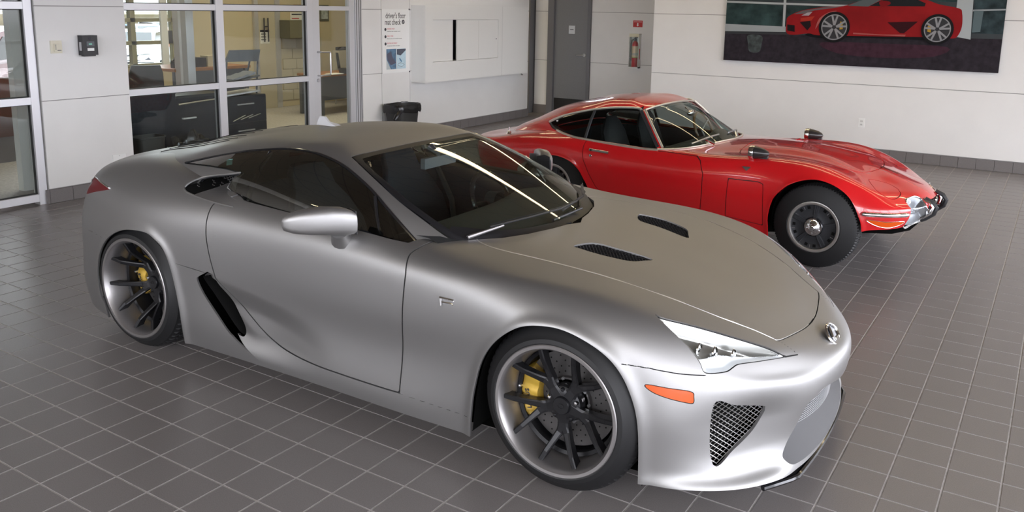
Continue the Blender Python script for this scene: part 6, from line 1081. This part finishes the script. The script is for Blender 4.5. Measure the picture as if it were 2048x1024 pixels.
desk((-6.6, 5.9, 0), 'brown desk with black phone behind the upper left pane', -.9, .0, -.55, .75, .97); desk((-7.0, 9.0, 0), 'brown desk behind the glass door', -.55, .05, -.55, .9, .70)
t = tag(empty('desk_phone', (-6.78, 5.62, .97)), 'black phone standing on the brown desk behind the upper left pane', 'phone'); prism('base', [(-.10, 0), (.10, 0), (.10, .03), (-.10, .10)], -.13, .13, 'xz', M_BLACK, t, .006); tube('handset', [(-.06, -.10, .10), (-.05, -.09, .135), (.03, -.09, .11), (.06, -.09, .07)], .02, M_BLACK, t, 8); box('screen', -.05, .0, .0, .09, .088, .09, M_RACK, t)
t = tag(empty('desk_printer', (-6.86, 5.87, .97)), 'small black printer on the brown desk beside the phone', 'printer'); box('body', -.13, .13, -.10, .10, .0, .13, M_BLACK, t, .012); prism('paper_tray', [(-.13, .13), (-.11, .13), (-.16, .22), (-.18, .22)], -.08, .08, 'xz', M_RACK, t)
t = tag(empty('paper_box', (-6.80, 6.06, .97)), 'cream card box on the brown desk, right of the printer', 'box'); box('body', -.08, .08, -.07, .07, 0, .14, mat('card_cream', (.60, .52, .34), .7), t, .004); box('lid', -.085, .085, -.075, .075, .14, .155, bpy.data.materials['card_cream'], t, .002)
t = tag(empty('tape_holder', (-6.74, 6.2, .97)), 'small red holder at the right end of the brown desk', 'holder'); prism('body', [(-.05, 0), (.05, 0), (.05, .05), (.0, .10), (-.05, .07)], -.03, .03, 'xz', mat('holder_red', (.34, .08, .07), .5), t, .006); lathe('roll', [(.02, -.012), (.035, -.012), (.035, .012), (.02, .012)], M_WHITE, t, 16, 'y', (0, 0, .07))
t = tag(empty('desk_tray', (-6.92, 8.98, .70)), 'black round tray on the desk behind the glass door', 'tray'); lathe('bowl', [(.0001, 0), (.10, 0), (.12, .09), (.125, .09), (.115, .08), (.10, .015), (.0001, .012)], M_BLACK, t, 24, 'z'); lathe('foot', [(.06, -.0), (.07, .004), (.07, .0)], M_INK, t, 20, 'z')
t = tag(empty('paper_stack', (-6.92, 8.70, .70)), 'white papers on the desk behind the glass door', 'paper'); box('sheet', -.10, .10, -.12, .12, 0, .008, M_WHITE, t); s2 = box('sheet', -.09, .11, -.10, .14, .0082, .014, M_WHITE, t)
# cars in the lot beyond the office window
lot = struct(box('ground', -70, -13.2, -5, 75, -1.12, -1.0, mat('asphalt', (.20, .195, .19), .8, noise=.2, nscale=4)))
struct(box('verge', -72, -55, -5, 75, -1.0, .9, mat('hedge_olive', (.11, .085, .04), .9, noise=.5, nscale=.6)))
def lot_car(name, label, loc, rz, m, L=4.6, W=1.85, H=1.65, suv=True):
    t = tag(empty(name, loc, rz), label, 'car'); z0 = .30; hb = H * .60
    side = [(-L / 2, .55), (-L / 2 + .05, hb), (-L * .42, hb + .10), (L * .20, hb + .05), (L * .43, hb * .86), (L / 2, hb * .62), (L / 2, z0 + .05), (L * .45, z0), (-L * .45, z0)]
    prism('body', side, -W / 2, W / 2, 'xz', m, t, .09); cab_ = [(-L * .44, hb + .05), (-L * .36, H - .06), (-L * .10, H), (L * .08, H - .08), (L * .23, hb)]; prism('cabin', cab_, -W * .42, W * .42, 'xz', m, t, .08)
    bm = bmesh.new(); q = [bm.verts.new(p) for p in ((L * .215, -W * .38, hb + .07), (L * .215, W * .38, hb + .07), (L * .085, W * .34, H - .13), (L * .085, -W * .34, H - .13))]; bm.faces.new(q)
    for v in q: v.co += Vector((.03, 0, .02))
    obj_bm('windscreen', bm, M_GLOSSB, t)
    for s in (-1, 1):
        prism('side_glass', [(-L * .38, hb + .09), (-L * .33, H - .12), (L * .05, H - .14), (L * .17, hb + .09)], s * W * .42 - .008, s * W * .42 + .008, 'xz', M_GLOSSB, t)
        lamp_ = prism('headlamp', [(W * .22, hb * .66), (W * .47, hb * .72), (W * .46, hb * .82), (W * .20, hb * .70)], L / 2 - .10, L / 2 + .02, 'yz', M_REFL, t)
        if s < 0: lamp_.scale = (1, -1, 1)
        prism('fog_vent', [(W * .30, z0 + .12), (W * .45, z0 + .12), (W * .40, hb * .55)], L / 2 - .1, L / 2 + .012, 'yz', M_INK, t).scale = (1, s, 1)
        for x in (-L * .30, L * .30):
            w = lathe('wheel', [(.0001, s * (W / 2 - .02)), (.20, s * (W / 2 - .01)), (.32, s * (W / 2)), (.34, s * (W / 2 - .05)), (.34, s * (W / 2 - .24))], M_RUB, t, 28, 'y', (x, 0, .34)); lathe('rim', [(.0001, s * (W / 2 + .004)), (.21, s * (W / 2 + .008)), (.22, s * (W / 2 - .005))], M_STEEL, w, 24, 'y', (x, 0, .34))
    g = prism('grille', [(-W * .20, hb * .66), (W * .20, hb * .66), (W * .12, hb * .45), (W * .27, z0 + .08), (-W * .27, z0 + .08), (-W * .12, hb * .45)], L / 2 - .1, L / 2 + .014, 'yz', M_INK, t)
    for k in range(5): box('grille_bar', L / 2 + .014, L / 2 + .03, -W * (.13 + .02 * abs(k - 1.5)), W * (.13 + .02 * abs(k - 1.5)), z0 + .12 + k * .11, z0 + .145 + k * .11, M_STEEL, g)
    box('number_plate', L / 2 + .03, L / 2 + .045, -.22, .22, z0 + .13, z0 + .27, M_WHITE, g); return t
def along(p, dist):
    d = CAM_R.T @ np.array([(p[0] - 1024) / 1708.246, (p[1] - 341.5) / 1708.246, 1]); d /= math.hypot(d[0], d[1]); return CAM_AT + d * dist
def lot_place(p, dist, name, label, m, face, **k): q = along(p, dist); return lot_car(name, label, (q[0], q[1], -1.0), face, m, **k)
W_P = mat('white_car_paint', (.72, .73, .75), .25, coat=.6); O_P = mat('orange_car_paint', (.55, .12, .05), .3, coat=.6); B_P = mat('blue_car_paint', (.16, .24, .42), .3, coat=.6); R_P = mat('maroon_car_paint', (.16, .012, .018), .25, coat=.6); S_P = mat('silver_car_paint', (.45, .46, .48), .3, .4)
lot_place((278, 100), 42, 'parked_suv', 'white SUV facing the window in the car lot', W_P, -.75); lot_place((322, 95), 50, 'parked_car', 'orange red car behind the white SUV in the car lot', O_P, -.95, H=1.5); lot_place((290, 62), 58, 'parked_car', 'pale blue car far off in the car lot', B_P, -.2, H=1.5); lot_place((322, 60), 68, 'parked_car', 'silver car farthest right in the car lot', S_P, -.1, H=1.5)
q = along((12, 120), 15.5); lot_car('parked_car', 'maroon car seen through the far left glass', (q[0] - .6, q[1] - .4, 0), -.9, R_P, H=1.45)
# lamps of the office
area_lamp('office_lamp', (-6.4, 8.2, 2.9), (1.2, 3.5), (-6.4, 8.2, 0), 62, (1.0, .86, .58)); area_lamp('office_lamp', (-6.2, 4.2, 2.9), (1.2, 2.0), (-6.2, 4.2, 0), 30, (1.0, .88, .62))
